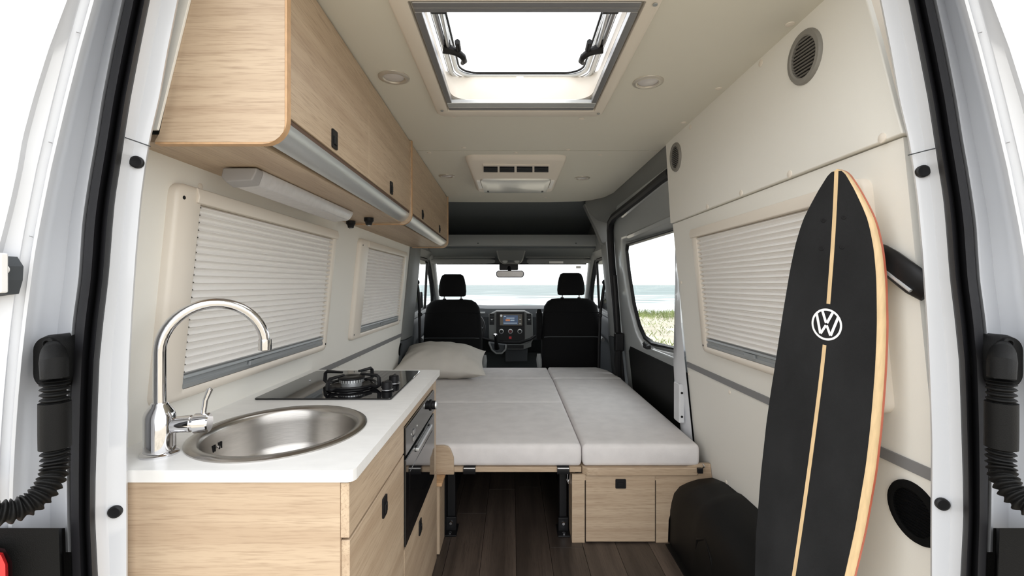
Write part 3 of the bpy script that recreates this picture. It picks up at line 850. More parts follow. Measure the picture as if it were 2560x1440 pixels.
oc = thing('overhead_console', 'grey overhead console with map lights above the rear view mirror', 'console', (0, 4.7, 0.30))
z_t = at(0, 613, 4.42)[2]
MB().loft([[(-0.165, 4.40, 0.356), (0.145, 4.40, 0.356), (0.145, 4.46, 0.359), (-0.165, 4.46, 0.359)],
           [(-0.155, 4.44, 0.34), (0.135, 4.44, 0.34), (0.14, 4.60, 0.359), (-0.16, 4.60, 0.359)],
           [(-0.14, 4.60, 0.265), (0.115, 4.60, 0.265), (0.13, 4.84, 0.32), (-0.15, 4.84, 0.32)],
           [(-0.12, 4.66, 0.228), (0.095, 4.66, 0.228), (0.12, 4.88, 0.26), (-0.14, 4.88, 0.26)],
           [(-0.09, 4.72, 0.212), (0.07, 4.72, 0.212), (0.09, 4.88, 0.225), (-0.11, 4.88, 0.225)]]).build('body', trim_g, oc, 0.015, smooth=True)
for xx in (-0.07, 0.05):
    MB().lathe([(0.028, 0), (0.026, 0.006), (0.012, 0.008), (0, 0.008)], (xx, 4.645, 0.242), (0, -0.8, -0.6), 14).build('map_light', acl, oc, smooth=True)
bx('switch_panel', trim_d, oc, -0.035, 0.015, 4.63, 4.645, 0.23, 0.248, 0.003)
rv = thing('rear_view_mirror', 'rear view mirror hanging from the windscreen above the dashboard', 'mirror', (-0.02, 4.78, 0.11))
MB().loft([[(-0.02 + a, y_, 0.112 + b) for a, b in rrect(-0.145 + d, 0.145 - d, -0.036 + d, 0.036 - d, 0.03, 5)] for y_, d in ((4.82, 0.012), (4.80, 0.0), (4.775, 0.0), (4.77, 0.004))]).build('shell', blk, rv, smooth=True)
MB().add([(-0.02 + a, 4.7620 - b * 0.20, 0.112 + b) for a, b in rrect(-0.136, 0.136, -0.029, 0.029, 0.024, 5)], [tuple(range(24))]).build('mirror_glass', mirror_m, rv)
MB().tube([(-0.02, 4.80, 0.12), (-0.03, 4.85, 0.17), (-0.03, 4.88, 0.20)], 0.018, 10).build('stem', blk, rv, smooth=True)
for s, label in ((-1, 'folded grey sun visor on the driver side above the windscreen'), (1, 'folded grey sun visor with a pale warning label')):
    x0, x1 = (-0.835, -0.175) if s < 0 else (0.155, 0.815)
    v = thing('sun_visor', label, 'sun visor', ((x0 + x1) / 2, 4.78, 0.25), 'sun visors')
    MB().loft([[(x_, 4.76 + a, 0.247 + b) for a, b in rrect(-0.012 * k, 0.012 * k, -0.031 * k, 0.024 * k, 0.011 * k, 4)] for x_, k in ((x0, 0.55), (x0 + 0.02, 0.95), (x0 + 0.05, 1), (x1 - 0.10, 1), (x1 - 0.02, 0.8), (x1, 0.45))]).build('visor_pad', trim_g, v, smooth=True)
    MB().loft([[(x_, 4.80 + a, 0.292 + b) for a, b in rrect(-0.02 * k, 0.02 * k, -0.020 * k, 0.026 * k, 0.014 * k, 4)] for x_, k in ((x0 - 0.01, 0.6), (x0 + 0.03, 1), (x1 - 0.08, 1), (x1, 0.6))]).build('header_pad', trim_g, v, smooth=True)
    if s > 0:
        bx('warning_label', label_m, v, at(1373, 0, 4.75)[0], at(1408, 0, 4.75)[0], 4.7455, 4.749, at(0, 658.5, 4.75)[2], at(0, 653.5, 4.75)[2])
og = thing('orange_tag', 'small orange object tucked into the dark pocket over the driver visor', 'tag', (-0.44, 4.66, 0.30))
MB().loft([[(at(a, 0, 4.62)[0], y_, at(0, b, 4.62)[2]) for a, b in ((1166, 633), (1182, 632), (1180, 627), (1170, 626))] for y_ in (4.60, 4.66)]).build('body', plain('orange_plastic', (0.45, 0.13, 0.03), 0.5), og, 0.002)

# dashboard
da = thing('dashboard', 'grey dashboard with centre console between the front seats', 'dashboard', (0, 5.2, -1.0))
MB().loft([[(x_, 5.62, -0.30 + h), (x_, 5.30, -0.235 + h), (x_, 5.18, -0.27 + h), (x_, 5.14, -0.36 + h), (x_, 5.20, -0.62), (x_, 5.45, -0.80), (x_, 5.62, -0.80)] for x_, h in ((-0.92, 0.0), (-0.6, 0.015), (-0.28, 0.0), (0.25, 0.0), (0.6, 0.0), (0.92, 0.0))]).build('dash_top', trim_d, da, smooth=True)
MB().tube([(-0.9, 5.145, -0.315), (-0.3, 5.135, -0.315)], 0.012, 8).build('dash_strip', trim_l, da, smooth=True)
MB().tube([(0.27, 5.135, -0.315), (0.9, 5.145, -0.315)], 0.012, 8).build('dash_strip', trim_l, da, smooth=True)
Y0 = 5.06
def cx(px): return at(px, 0, Y0)[0]
def cz(py): return at(0, py, Y0)[2]
MB().loft([[(cx(a), y_, cz(b)) for a, b in ((1222, 786), (1240, 777), (1312, 777), (1331, 786), (1333, 848), (1324, 868), (1300, 874), (1244, 874), (1222, 850))] for y_ in (5.35, Y0 + 0.012)] + [[(cx(a), Y0, cz(b)) for a, b in ((1224, 788), (1241, 779), (1311, 779), (1329, 788), (1331, 847), (1322, 866), (1299, 872), (1245, 872), (1224, 848))]]).build('centre_stack', trim_g, da, smooth=True)
MB().loft([[(cx(a), y_, cz(b)) for a, b in ((1241, 780), (1311, 780), (1312, 848), (1300, 852), (1246, 852), (1241, 846))] for y_ in (Y0 + 0.02, Y0 - 0.008)]).build('control_fascia', blk, da, 0.003)
rd = MB().box(cx(1249), cx(1306), Y0 - 0.018, Y0, cz(814), cz(785)).build('radio', bglass, da, 0.003)
MB().box(cx(1258), cx(1295), Y0 - 0.0195, Y0 - 0.017, cz(811), cz(788)).build('radio_screen', screen_b, rd)
for a, b, c_, d_, m_ in ((1266, 1286, 796, 794, screen_w), (1264, 1275, 802.5, 798, screen_o), (1276, 1286, 802, 799, screen_w), (1259, 1293, 808.5, 806.5, screen_w), (1260, 1265, 791.5, 789.5, screen_w)):
    MB().box(cx(a), cx(b), Y0 - 0.0205, Y0 - 0.019, cz(c_), cz(d_)).build('screen_graphic', m_, rd)
MB().lathe([(0.013, 0), (0.013, 0.008), (0.008, 0.009), (0.0, 0.006)], (cx(1253), Y0 - 0.018, cz(789)), (0, -1, 0), 14).build('radio_knob', alu, rd, smooth=True)
for k in range(6):
    MB().box(cx(1298), cx(1303), Y0 - 0.0205, Y0 - 0.017, cz(792 + k * 3.6), cz(790 + k * 3.6)).build('radio_button', label_m if k in (2, 5) else trim_g, rd)
for px in (1253.5, 1276, 1299.5):
    kb = MB().lathe([(0.026, 0), (0.026, 0.010), (0.019, 0.012)], (cx(px), Y0 - 0.008, cz(828)), (0, -1, 0), 20).build('climate_ring', alu, da, smooth=True)
    MB().lathe([(0.019, 0), (0.018, 0.016), (0, 0.017)], (cx(px), Y0 - 0.008, cz(828)), (0, -1, 0), 18).build('climate_knob', blk if px != 1276 else plain('dark_red_knob', (0.12, 0.01, 0.015), 0.5), kb, smooth=True)
bx('hazard_button', red_m, da, cx(1272), cx(1279), Y0 - 0.016, Y0 - 0.006, cz(847), cz(841), 0.002)
for pa, pb in ((1223.5, 1235.5), (1317, 1328.5)):
    vt = MB().box(cx(pa), cx(pb), Y0 - 0.004, Y0 + 0.02, cz(812), cz(784)).build('air_vent', blk, da, 0.002)
    for k in range(6):
        MB().box(cx(pa + 0.6), cx(pb - 0.6), Y0 - 0.008, Y0, cz(788 + k * 4), cz(787 + k * 4)).build('vent_slat', trim_d, vt)
    MB().box(cx((pa + pb) / 2 - 2), cx((pa + pb) / 2 + 2), Y0 - 0.014, Y0 - 0.004, cz(800), cz(798)).build('vent_tab', alu, vt)
MB().tube([(cx(1205), 5.08, cz(846)), (cx(1225), 5.04, cz(850)), (cx(1260), 5.0, cz(855)), (cx(1300), 5.0, cz(855)), (cx(1325), 5.04, cz(848)), (cx(1338), 5.10, cz(840))], 0.016, 10).build('dash_band', blk, da, smooth=True)
MB().loft([[(cx(a), y_, cz(b)) for a, b in ((1265, 860), (1312, 860), (1328, 852), (1328, 866), (1308, 873), (1268, 873))] for y_ in (5.3, 5.03)]).build('storage_tray', trim_g, da, 0.004)
bx('tray_opening', blk, da, cx(1269), cx(1309), 5.025, 5.04, cz(870.5), cz(861.5), 0.002)
MB().loft([[(cx(a), y_, cz(b)) for a, b in ((1222, 852), (1265, 858), (1264, 872), (1256, 880), (1240, 880), (1230, 870))] for y_ in (5.25, 4.98)] + [[(cx(a), 4.965, cz(b)) for a, b in ((1226, 855), (1261, 860), (1260, 871), (1254, 877), (1242, 877), (1233, 869))]]).build('gear_housing', trim_d, da, smooth=True)
MB().tube([(cx(1223), 4.965, cz(853)), (cx(1231), 4.96, cz(871)), (cx(1241), 4.96, cz(880)), (cx(1255), 4.96, cz(880)), (cx(1264), 4.96, cz(871)), (cx(1265), 4.965, cz(858))], 0.010, 8).build('housing_rim', trim_l, da, smooth=True)
MB().loft([[(cx(a), y_, cz(b)) for a, b in ((1262, 873), (1320, 868), (1318, 905), (1264, 905))] for y_ in (5.4, 5.10)]).build('lower_stack', trim_d, da, smooth=True)
gl_ = thing('gear_lever', 'gear lever with chrome ringed knob at the dashboard', 'gear lever', (cx(1240), 4.9, cz(860)))
MB().tube([(cx(1243), 4.97, cz(868)), (cx(1241), 4.92, cz(850)), (cx(1240), 4.89, cz(836))], [0.03, 0.018, 0.013], 12).build('boot', blk, gl_, smooth=True)
MB().lathe([(0.010, -0.012), (0.022, -0.006), (0.026, 0.004), (0.022, 0.016), (0.010, 0.022), (0, 0.022)], (cx(1240), 4.885, cz(834)), (0, -0.25, 1), 18).build('knob', chrome, gl_, smooth=True)
MB().lathe([(0.011, 0), (0.010, 0.003), (0, 0.003)], (cx(1240), 4.862, cz(835)), (0, -1, 0.2), 14).build('knob_badge', blk, gl_, smooth=True)
sw = thing('steering_wheel', 'black steering wheel behind the driver seat', 'steering wheel', (-0.50, 4.85, -0.46))
ax = Vector((0, -0.86, 0.5)).normalized(); uu = Vector((1, 0, 0)); vv = ax.cross(uu)
ctr = Vector((-0.50, 4.85, -0.46))
MB().tube([ctr + (uu * math.cos(2 * PI * k / 40) + vv * math.sin(2 * PI * k / 40)) * 0.205 for k in range(40)], 0.017, 10, closed=True).build('rim', blk, sw, smooth=True)
MB().lathe([(0.075, -0.02), (0.07, 0.02), (0.03, 0.03), (0, 0.03)], ctr, ax, 20).build('hub', blk, sw, smooth=True)
for a in (0, 180, 270):
    d_ = uu * math.cos(math.radians(a)) + vv * math.sin(math.radians(a))
    MB().tube([ctr + d_ * 0.06, ctr + d_ * 0.195], 0.014, 8, flat=1.6).build('spoke', trim_d, sw, smooth=True)
MB().tube([ctr - ax * 0.02, ctr - ax * 0.40], 0.035, 10).build('column', blk, sw, smooth=True)

# front seats
def make_seat(label):
    t = thing('front_seat', label, 'seat', (0, 0, 0), 'front seats', local=True)
    def sect(z, y, hw, th, n=22, e=3.6):
        pts = []
        for k in range(n):
            a = 2 * PI * k / n
            c_, s_ = math.cos(a), math.sin(a)
            pts.append((hw * math.copysign(abs(c_) ** (2 / e), c_), y + th * math.copysign(abs(s_) ** (2 / e), s_), z))
        return pts
    MB().loft([sect(-0.78, 0.05, 0.235, 0.06), sect(-0.62, 0.03, 0.265, 0.075), sect(-0.45, 0.02, 0.272, 0.08), sect(-0.30, 0.015, 0.272, 0.08), sect(-0.15, 0.01, 0.262, 0.078), sect(-0.06, 0.01, 0.245, 0.074), sect(-0.015, 0.01, 0.215, 0.066), sect(0.008, 0.01, 0.175, 0.05), sect(0.014, 0.01, 0.12, 0.03)]).build('backrest', seat_m, t, smooth=True, local=True, angle=80)
    for zz in (-0.11, -0.335):
        MB().tube([(-0.25, -0.062, zz - 0.004), (-0.2, -0.0675, zz), (0, -0.07, zz), (0.2, -0.0675, zz), (0.25, -0.062, zz - 0.004)], 0.0035, 6).build('back_seam', trim_d if zz < -0.2 else seat_m, t, local=True)
    MB().loft([sect(0.042, -0.02, 0.105, 0.035), sect(0.05, -0.02, 0.122, 0.048), sect(0.09, -0.02, 0.127, 0.055), sect(0.15, -0.02, 0.122, 0.054), sect(0.20, -0.015, 0.112, 0.05), sect(0.235, -0.01, 0.098, 0.042), sect(0.248, -0.01, 0.075, 0.028)]).build('headrest', seat_m, t, smooth=True, local=True, angle=80)
    for xx in (-0.078, 0.078):
        pl_ = MB().tube([(xx, 0.0, -0.05), (xx, -0.01, 0.10)], 0.0065, 10).build('headrest_post', alu_d, t, smooth=True, local=True)
        MB().lathe([(0.02, 0), (0.016, 0.012), (0.009, 0.016)], (xx, 0.002, 0.008), (0, 0, 1), 12).build('post_collar', blk, pl_, smooth=True, local=True)
    MB().loft([sect(-0.88, 0.30, 0.25, 0.24, e=5), sect(-0.84, 0.30, 0.262, 0.27, e=5), sect(-0.76, 0.30, 0.262, 0.28, e=5), sect(-0.70, 0.31, 0.24, 0.25, e=5)]).build('seat_cushion', seat_m, t, smooth=True, local=True, angle=80)
    MB().box(-0.22, 0.22, 0.05, 0.5, -1.035, -0.86).build('seat_box', blk, t, local=True)
    return t
SZ = -0.150
seatL = make_seat('black driver seat with headrest behind the pillow')
seatL.location = (-0.548, 4.26, H + SZ)
def arm(seat, xa, up):
    if up:
        MB().tube([(xa, 0.0, -0.36), (xa, -0.03, -0.28), (xa, -0.035, -0.13), (xa, -0.02, -0.09)], [0.024, 0.028, 0.028, 0.018], 12).build('armrest', seat_m, seat, smooth=True, local=True)
    MB().tube([(xa - math.copysign(0.005, xa), 0.0, -0.62), (xa, -0.01, -0.55), (xa, 0.0, -0.50)], [0.024, 0.026, 0.018], 10).build('recliner_cover', trim_l, seat, smooth=True, local=True)
seatR = dup(seatL, (0.543, 4.26, H + SZ + 0.012), 'black passenger seat with headrest and upright armrest')
arm(seatL, 0.292, False)
arm(seatR, -0.293, True)

# seat belts
def belt(label, pts, buckle):
    b = thing('seat_belt', label, 'seat belt', pts[-1], 'seat belts')
    MB().tube(pts, 0.013, 8, flat=0.35, up=(1, 0, 0)).build('webbing', blk, b, smooth=True)
    MB().lathe([(0.022, -0.012), (0.026, 0), (0.022, 0.012), (0, 0.014)], pts[0], (0, -1, 0.2), 14).build('anchor', blk, b, smooth=True)
    bp_ = Vector(buckle)
    MB().box(bp_.x - 0.018, bp_.x + 0.018, bp_.y - 0.014, bp_.y + 0.014, bp_.z - 0.016, bp_.z + 0.016).build('tongue', blk, b, 0.006)
belt('black seat belt hanging beside the driver seat', [at(1042, 706, 4.06), at(1045, 722, 4.05), at(1049, 770, 4.08), at(1049, 800, 4.08), at(1050, 860, 4.1), at(1050, 925, 4.1)], at(1050, 786, 4.07))
belt('black seat belt hanging beside the passenger seat', [at(1512, 706, 4.06), at(1509, 722, 4.06), at(1502, 770, 4.09), at(1500, 800, 4.09), at(1498, 860, 4.1), at(1497, 920, 4.1)], at(1500, 788, 4.08))
rb = thing('belt_retractor', 'black belt strap and retractor at the sliding door pillar', 'seat belt', at(1543, 920, 3.78))
MB().tube([at(1536, 688, 3.76), at(1540, 740, 3.76), at(1543, 800, 3.76), at(1546, 850, 3.76)], 0.02, 8, flat=0.4, up=(1, 0, 0)).build('strap', blk, rb)
MB().box(at(1536, 0, 3.74)[0], at(1559, 0, 3.74)[0], 3.71, 3.77, at(0, 878, 3.74)[2], at(0, 832, 3.74)[2]).build('housing', blk, rb, 0.012)
MB().tube([at(1546, 876, 3.74), at(1545, 900, 3.74), at(1546, 940, 3.74)], [0.03, 0.034, 0.03], 10).build('reel', blk, rb, smooth=True)

# round speaker in the left lining near the cab
def round_vent(name, label, cat, side, px, py, dia, mat, n_slat, group=None, proud=0.012, tilt=0):
    y, z = wall_pix(side, px, py)
    c = Vector(wp(side, y, z, proud))
    t = thing(name, label, cat, tuple(c), group)
    lean = 0.1 if z <= SEAM else 0.06
    ax = (-side, 0, -lean)
    R = dia / 2
    MB().lathe([(R, -0.003), (R, 0.004), (R * 0.95, 0.009), (R * 0.80, 0.010), (R * 0.74, 0.007), (R * 0.72, -0.002)], c, ax, 36, cap=False).build('ring', mat, t, smooth=True)
    MB().lathe([(R * 0.735, 0.0012), (0, 0.0014)], c, ax, 32).build('backing', blk, t)
    for k in range(n_slat):
        s_ = (k + 0.5) / n_slat * 2 - 1
        zz = s_ * R * 0.70
        hw = math.sqrt(max(0.0, (R * 0.73) ** 2 - zz ** 2))
        a = math.radians(tilt)
        def pt(u, v, o):
            dz = u * math.sin(a) + v * math.cos(a)
            return (c.x - side * (o + lean * dz), c.y + u * math.cos(a) - v * math.sin(a), c.z + dz)
        q = R * 0.70 / n_slat * 0.20
        MB().add([pt(-hw, zz - q, 0.004), pt(hw, zz - q, 0.004), pt(hw, zz + q, 0.008), pt(-hw, zz + q, 0.008), pt(-hw, zz - q, 0.002), pt(hw, zz - q, 0.002), pt(hw, zz + q, 0.006), pt(-hw, zz + q, 0.006)],
                 [(0, 1, 2, 3), (4, 7, 6, 5), (0, 4, 5, 1), (2, 6, 7, 3), (0, 3, 7, 4), (1, 5, 6, 2)]).build('slat', mat, t)
    return t
round_vent('round_vent', 'round grey slatted vent high on the wall above the longboard', 'vent', 1, 2025, 143, 0.137, vent_g, 11, 'round wall vents', 0.012, 4)
round_vent('round_vent', 'round grey slatted vent high on the wall beside the sliding door', 'vent', 1, 1697, 393, 0.134, vent_g, 11, 'round wall vents', 0.012, 4)
round_vent('speaker_grille', 'round black speaker grille low on the wall behind the longboard', 'speaker', 1, 2288, 1281, 0.135, blk_matt, 14, None, 0.0)
round_vent('speaker_grille', 'small round black speaker grille in the left wall by the pillow', 'speaker', -1, 1001, 872, 0.115, blk_matt, 10, None, 0.0)

# ------------------------------------------------------------------ ceiling spots and the roof air conditioner
for i, (px, py, label) in enumerate(((985, 193, 'round recessed ceiling spot between the wall cupboard and the rooflight'), (1620, 205, 'round recessed ceiling spot between the rooflight and the right wall'),
                                     (1117, 440, 'small recessed ceiling spot between the far cupboard and the air conditioner'), (1455, 445, 'small recessed ceiling spot between the air conditioner and the sliding door'))):
    p = ceil_pix(px, py)
    t = thing('ceiling_spot', label, 'ceiling light', p, 'recessed ceiling spots')
    MB().lathe([(0.053, -0.002), (0.052, 0.003), (0.045, 0.006), (0.037, 0.005), (0.034, 0.001)], p, (0, 0, -1), 32, cap=False).build('ring', spot_ring, t, smooth=True)
    MB().lathe([(0.035, 0), (0.030, 0.0015), (0, 0.003)], p, (0, 0, -1), 28).build('diffuser', lens_m, t, smooth=True)

ac = thing('air_conditioner', 'cream roof air conditioner with four dark outlets and silver lens', 'air conditioner', (0.02, 2.8, CEIL))
X0, X1 = -0.255, 0.298
MB().loft([zl(rrect(X0, X1, 2.47, 3.36, 0.05, 6), CEIL + 0.005), zl(rrect(X0, X1, 2.48, 3.35, 0.05, 6), CEIL - 0.012), zl(rrect(X0 + 0.008, X1 - 0.008, 2.52, 3.33, 0.05, 6), CEIL - 0.024), zl(rrect(X0 + 0.028, X1 - 0.028, 2.72, 3.14, 0.04, 6), 0.634), zl(rrect(X0 + 0.036, X1 - 0.036, 2.74, 3.125, 0.035, 6), 0.631)]).build('housing', frame_m, ac, smooth=True, angle=60)
def slope(px, py, o=0.0):
    # on the sloping rear face of the housing
    y = 2.6
    for _ in range(10):
        z = 0.676 - (y - 2.52) / 0.20 * 0.042
        y = z * F / (712 - py)
    z = 0.676 - (y - 2.52) / 0.20 * 0.042
    return ((px - 1280) / F * y, y - o * 0.2, z - o)
fr = MB().loft([[slope(a, b, o) for a, b in ((1206, 408), (1374, 410), (1372, 432), (1208, 431))] for o in (-0.002, 0.005)]).build('outlet_frame', frame_m, ac, 0.002)
for a, b in ((1209, 1244), (1249, 1286), (1292, 1331), (1336, 1371)):
    ot = MB().loft([[slope(x_, y_, o) for x_, y_ in ((a, 413), (b, 413.4), (b, 430), (a, 429.6))] for o in (0.0, 0.007)]).build('air_outlet', blk, ac)
    for k in range(2):
        MB().loft([[slope(x_, y_, o) for x_, y_ in ((a + 1, 418 + k * 6), (b - 1, 418 + k * 6), (b - 1, 419 + k * 6), (a + 1, 419 + k * 6))] for o in (0.006, 0.010)]).build('outlet_louvre', trim_d, ot)
MB().loft([zl(rrect(X0 + 0.066, X1 - 0.066, 2.735, 3.12, 0.02, 4), 0.634), zl(rrect(X0 + 0.068, X1 - 0.068, 2.74, 3.115, 0.02, 4), 0.622), zl(rrect(X0 + 0.095, X1 - 0.095, 2.82, 3.03, 0.02, 4), 0.616)]).build('light_lens', acl, ac, smooth=True)
for xa in (X0 + 0.042, X1 - 0.064):
    MB().box(xa, xa + 0.022, 2.77, 2.98, 0.622, 0.634).build('side_plate', white_pl, ac, 0.002)
for xa in (X0 + 0.092, X1 - 0.104):
    MB().box(xa, xa + 0.012, 3.02, 3.05, 0.612, 0.625).build('lens_clip', trim_d, ac, 0.002)

# ------------------------------------------------------------------ wall cupboards on the left
def fx(y):
    return -0.474 - (y - 0.95) * 0.0150
def latch(parent, x, y, z, sx=1, w=0.036, h=0.050):
    """square black push latch on a face that looks along +x"""
    l = MB().loft([[(x + o, y + a, z + b) for a, b in rrect(-w / 2, w / 2, -h / 2, h / 2, 0.004, 3)] for o in (-0.002, 0.004)]).build('latch', blk, parent, smooth=True)
    MB().box(x + 0.003, x + 0.0075, y - w * 0.28, y + w * 0.28, z - h * 0.30, z + h * 0.16).build('latch_button', blk, l, 0.0015)
    return l
def cupboard(label, y0, y1, splits, latches, deep, near_panel):
    t = thing('wall_cupboard', label, 'cupboard', (-0.62, y0, 0.30), 'wall cupboards')
    zb = 0.300
    R = 0.05
    def prof(y, d=0.0, zt=CEIL - 0.002):
        x1 = fx(y) + d
        pts = [(-0.79, zt), (x1, zt), (x1, zb + R - d)]
        for k in range(1, 7):
            a = math.radians(90 * k / 6)
            pts.append((x1 - (R) * (1 - math.cos(a)), zb - d + R * (1 - math.sin(a))))
        pts += [(-0.80, zb - d)]
        return pts
    def panel(ya, yb, name, d, slant=False):
        def back(pts):
            if not slant: return pts
            q = [p for p in pts if p[0] > -0.78]
            return [(-0.643, CEIL - 0.002)] + q + [(-0.738, zb - d), (-0.728, zb + 0.012)]
        def ins(pts, q):
            x1 = max(p[0] for p in pts)
            return [(min(p[0], x1 - q) if p[0] > -0.6 else p[0], max(p[1], zb - d + q)) for p in pts]
        MB().loft([[(p[0], ya, p[1]) for p in back(prof(ya, d))], [(p[0], yb, p[1]) for p in back(prof(yb, d))]]).build(name + '_edge', oak_edge, t, smooth=True)
        MB().add([(p[0], ya - 0.0008, p[1]) for p in ins(back(prof(ya, d)), 0.004)], [tuple(range(len(back(prof(ya, d)))))]).build(name, oak_x, t)
    D_ = 0.009
    if near_panel:
        panel(y0, y0 + 0.018, 'end_panel', D_, True)
    panel(y1 - 0.018, y1, 'divider_panel', D_)
    ya, yb = y0 + (0.018 if near_panel else 0.0), y1 - 0.018
    # carcass floor and aluminium quarter-round
    bx('bottom_panel', oak_y, t, -0.81, fx(y1) - R + 0.004, ya, yb, zb, zb + 0.016)
    arc = [(math.radians(90 * k / 8)) for k in range(9)]
    MB().loft([[(fx(y) - 0.004 - (R - 0.004) * (1 - math.cos(a)), y, zb + 0.004 + (R - 0.004) * (1 - math.sin(a))) for a in arc] for y in (ya, yb)], closed=False, cap=False).build('corner_profile', alu, t, smooth=True, angle=80)
    MB().loft([[(fx(y) - 0.02, y, zb + R - 0.004), (fx(y) - 0.004, y, zb + R - 0.004), (fx(y) - 0.004, y, zb + R + 0.006), (fx(y) - 0.02, y, zb + R + 0.006)] for y in (ya, yb)]).build('shadow_gap', plain('dark_wood_gap', (0.10, 0.06, 0.04), 0.8), t)
    edges = [ya + 0.001] + splits + [yb - 0.001]
    for a, b, lz in zip(edges, edges[1:], latches):
        dd = MB().loft([[(fx(y) - 0.018, y, zb + R + 0.007), (fx(y), y, zb + R + 0.007), (fx(y), y, CEIL - 0.006), (fx(y) - 0.018, y, CEIL - 0.006)] for y in (a + 0.0012, b - 0.0012)]).build('door', oak_y, t, 0.0012, seg=1)
        latch(dd, fx(lz), lz, 0.390)
    bx('back_fill', headl, t, -0.80, fx(y1) - 0.03, ya + 0.02, yb, zb + 0.02, CEIL - 0.004)
    return t
cupboard('oak wall cupboard above the sink window with two large doors', 0.95, 2.245, [1.553], [1.235, 1.853], True, True)
cupboard('smaller oak wall cupboard beyond, ending at the cab', 2.246, 3.66, [2.87], [2.556, 3.217], False, False)

# strip lamp under the cupboard
lp_ = thing('strip_lamp', 'long grey strip lamp with ribbed lens under the wall cupboard', 'lamp', (-0.69, 1.5, 0.30))
def lprof(y, k=1.0):
    return [(-0.730, y, 0.299), (-0.650, y, 0.299), (-0.650, y, 0.290), (-0.662, y, 0.299 - 0.040 * k), (-0.722, y, 0.299 - 0.045 * k), (-0.735, y, 0.275)]
MB().loft([lprof(1.20), lprof(1.86)]).build('lens', plain('lamp_lens', (0.56, 0.55, 0.56), 0.22, noise=0.05, nscale=50), lp_, 0.004)
MB().loft([[(a + (0.003 if a > -0.69 else -0.003), 1.165 if True else 0, c - 0.002) for a, b, c in lprof(0, 0.8)], [(a + (0.003 if a > -0.69 else -0.003), 1.20, c - 0.003) for a, b, c in lprof(0)]]).build('end_cap', lamp_body, lp_, 0.004)
MB().loft([lprof(1.86), lprof(1.885, 0.7)]).build('end_cap', lens_m, lp_, 0.004)
for px, py, d_, label in ((922, 551, 2.06, 'black knob light under the cupboard, the one farther from the wall'), (877, 557, 2.16, 'black knob light under the cupboard, the one next to the wall')):
    x_ = at(px, py, d_)[0]
    k_ = thing('knob_light', label, 'light', (x_, d_, 0.30), 'black knob lights')
    MB().lathe([(0.021, 0), (0.021, 0.014), (0.016, 0.02), (0.013, 0.032), (0.0, 0.033)], (x_, d_, 0.2995), (0, 0, -1), 20).build('body', blk, k_, smooth=True)
    MB().lathe([(0.008, 0), (0.007, 0.004), (0, 0.005)], (x_, d_, 0.2665), (0, 0, -1), 14).build('tip', alu_d, k_, smooth=True)

# ------------------------------------------------------------------ kitchen block
kc = thing('kitchen_cabinet', 'oak kitchen base cabinet under the white worktop', 'cabinet', (-0.6, 1.45, FLOOR))
WT = -0.392      # underside of the worktop
XF = -0.325
KB = -1.180
bx('end_panel', oak_x, kc, -0.90, -0.343, 0.918, 0.936, FLOOR, WT, 0.001)
bx('carcass', blk, kc, -0.92, -0.372, 0.938, 1.36, FLOOR, WT - 0.30)
bx('carcass_back', blk, kc, -0.90, -0.40, 1.40, 1.965, FLOOR, -0.81)
bx('back_panel', blk, kc, -0.90, -0.72, 1.40, 1.965, -0.80, WT - 0.004)
bx('far_panel', oak_x, kc, -0.92, XF - 0.017, 1.968, 1.986, FLOOR, WT)
bx('oven_rail', oak_y, kc, XF - 0.018, XF - 0.004, 1.386, 1.968, -0.432, WT)
bx('stile', oak_z, kc, XF - 0.018, XF - 0.003, 1.905, 1.986, -0.80, WT)
bx('partition_panel', oak_z, kc, XF - 0.30, XF - 0.018, 1.372, 1.388, KB, WT)
d1 = bx('drawer_front', oak_y, kc, XF - 0.018, XF, 0.919, 1.383, -0.506, WT - 0.004, 0.0012, seg=1)
d2 = bx('door', oak_y, kc, XF - 0.018, XF, 0.922, 1.383, KB, -0.512, 0.0012, seg=1)
latch(d2, XF, 1.168, -0.5617)
d3 = bx('door', oak_y, kc, XF - 0.018, XF, 1.392, 1.984, KB, -0.803, 0.0012, seg=1)
latch(d3, XF, 1.62, -0.852)

# worktop with a round cut-out
SC = Vector((-0.581, 1.168)); SR = 0.217
wt = MB()
SRX = 0.198
def edge_at(a):
    d_ = Vector((math.cos(a), math.sin(a)))
    ts = [((bx_ - SC.x) / d_.x) for bx_ in (-0.872, -0.313) if abs(d_.x) > 1e-6] + [((by_ - SC.y) / d_.y) for by_ in (0.912, 1.992) if abs(d_.y) > 1e-6]
    t_ = min(t for t in ts if t > 0)
    return SC + d_ * t_
angs = [2 * PI * k / 120 for k in range(120)]
for qx, qy in ((-0.313, 0.928), (-0.329, 0.912), (-0.872, 0.912), (-0.872, 1.992), (-0.313, 1.992), (-0.317, 0.917)):
    angs.append(math.atan2(qy - SC.y, qx - SC.x) % (2 * PI))
angs = sorted(angs)
outer, hole = [], []
for a in angs:
    p = edge_at(a)
    dx_, dy_ = -0.313 - p.x, p.y - 0.912           # round off the near front corner
    if dx_ < 0.016 and dy_ < 0.016:
        v_ = Vector((p.x + 0.329, p.y - 0.928))
        v_ = Vector((max(v_.x, 0), min(v_.y, 0)))
        p = Vector((-0.329, 0.928)) + v_.normalized() * 0.016
    outer.append((p.x, p.y))
    hole.append((SC.x + (SRX - 0.006) * math.cos(a), SC.y + (SR - 0.006) * math.sin(a)))
zt_, zb_ = -0.368, WT
wtop = MB().loft([zl(hole, zb_), zl(hole, zt_), zl(outer, zt_), zl(outer, zb_)], loop=True).build('worktop', top_m, None, 0.002)
tag(wtop, 'white speckled worktop slab on the oak kitchen cabinet', 'worktop')

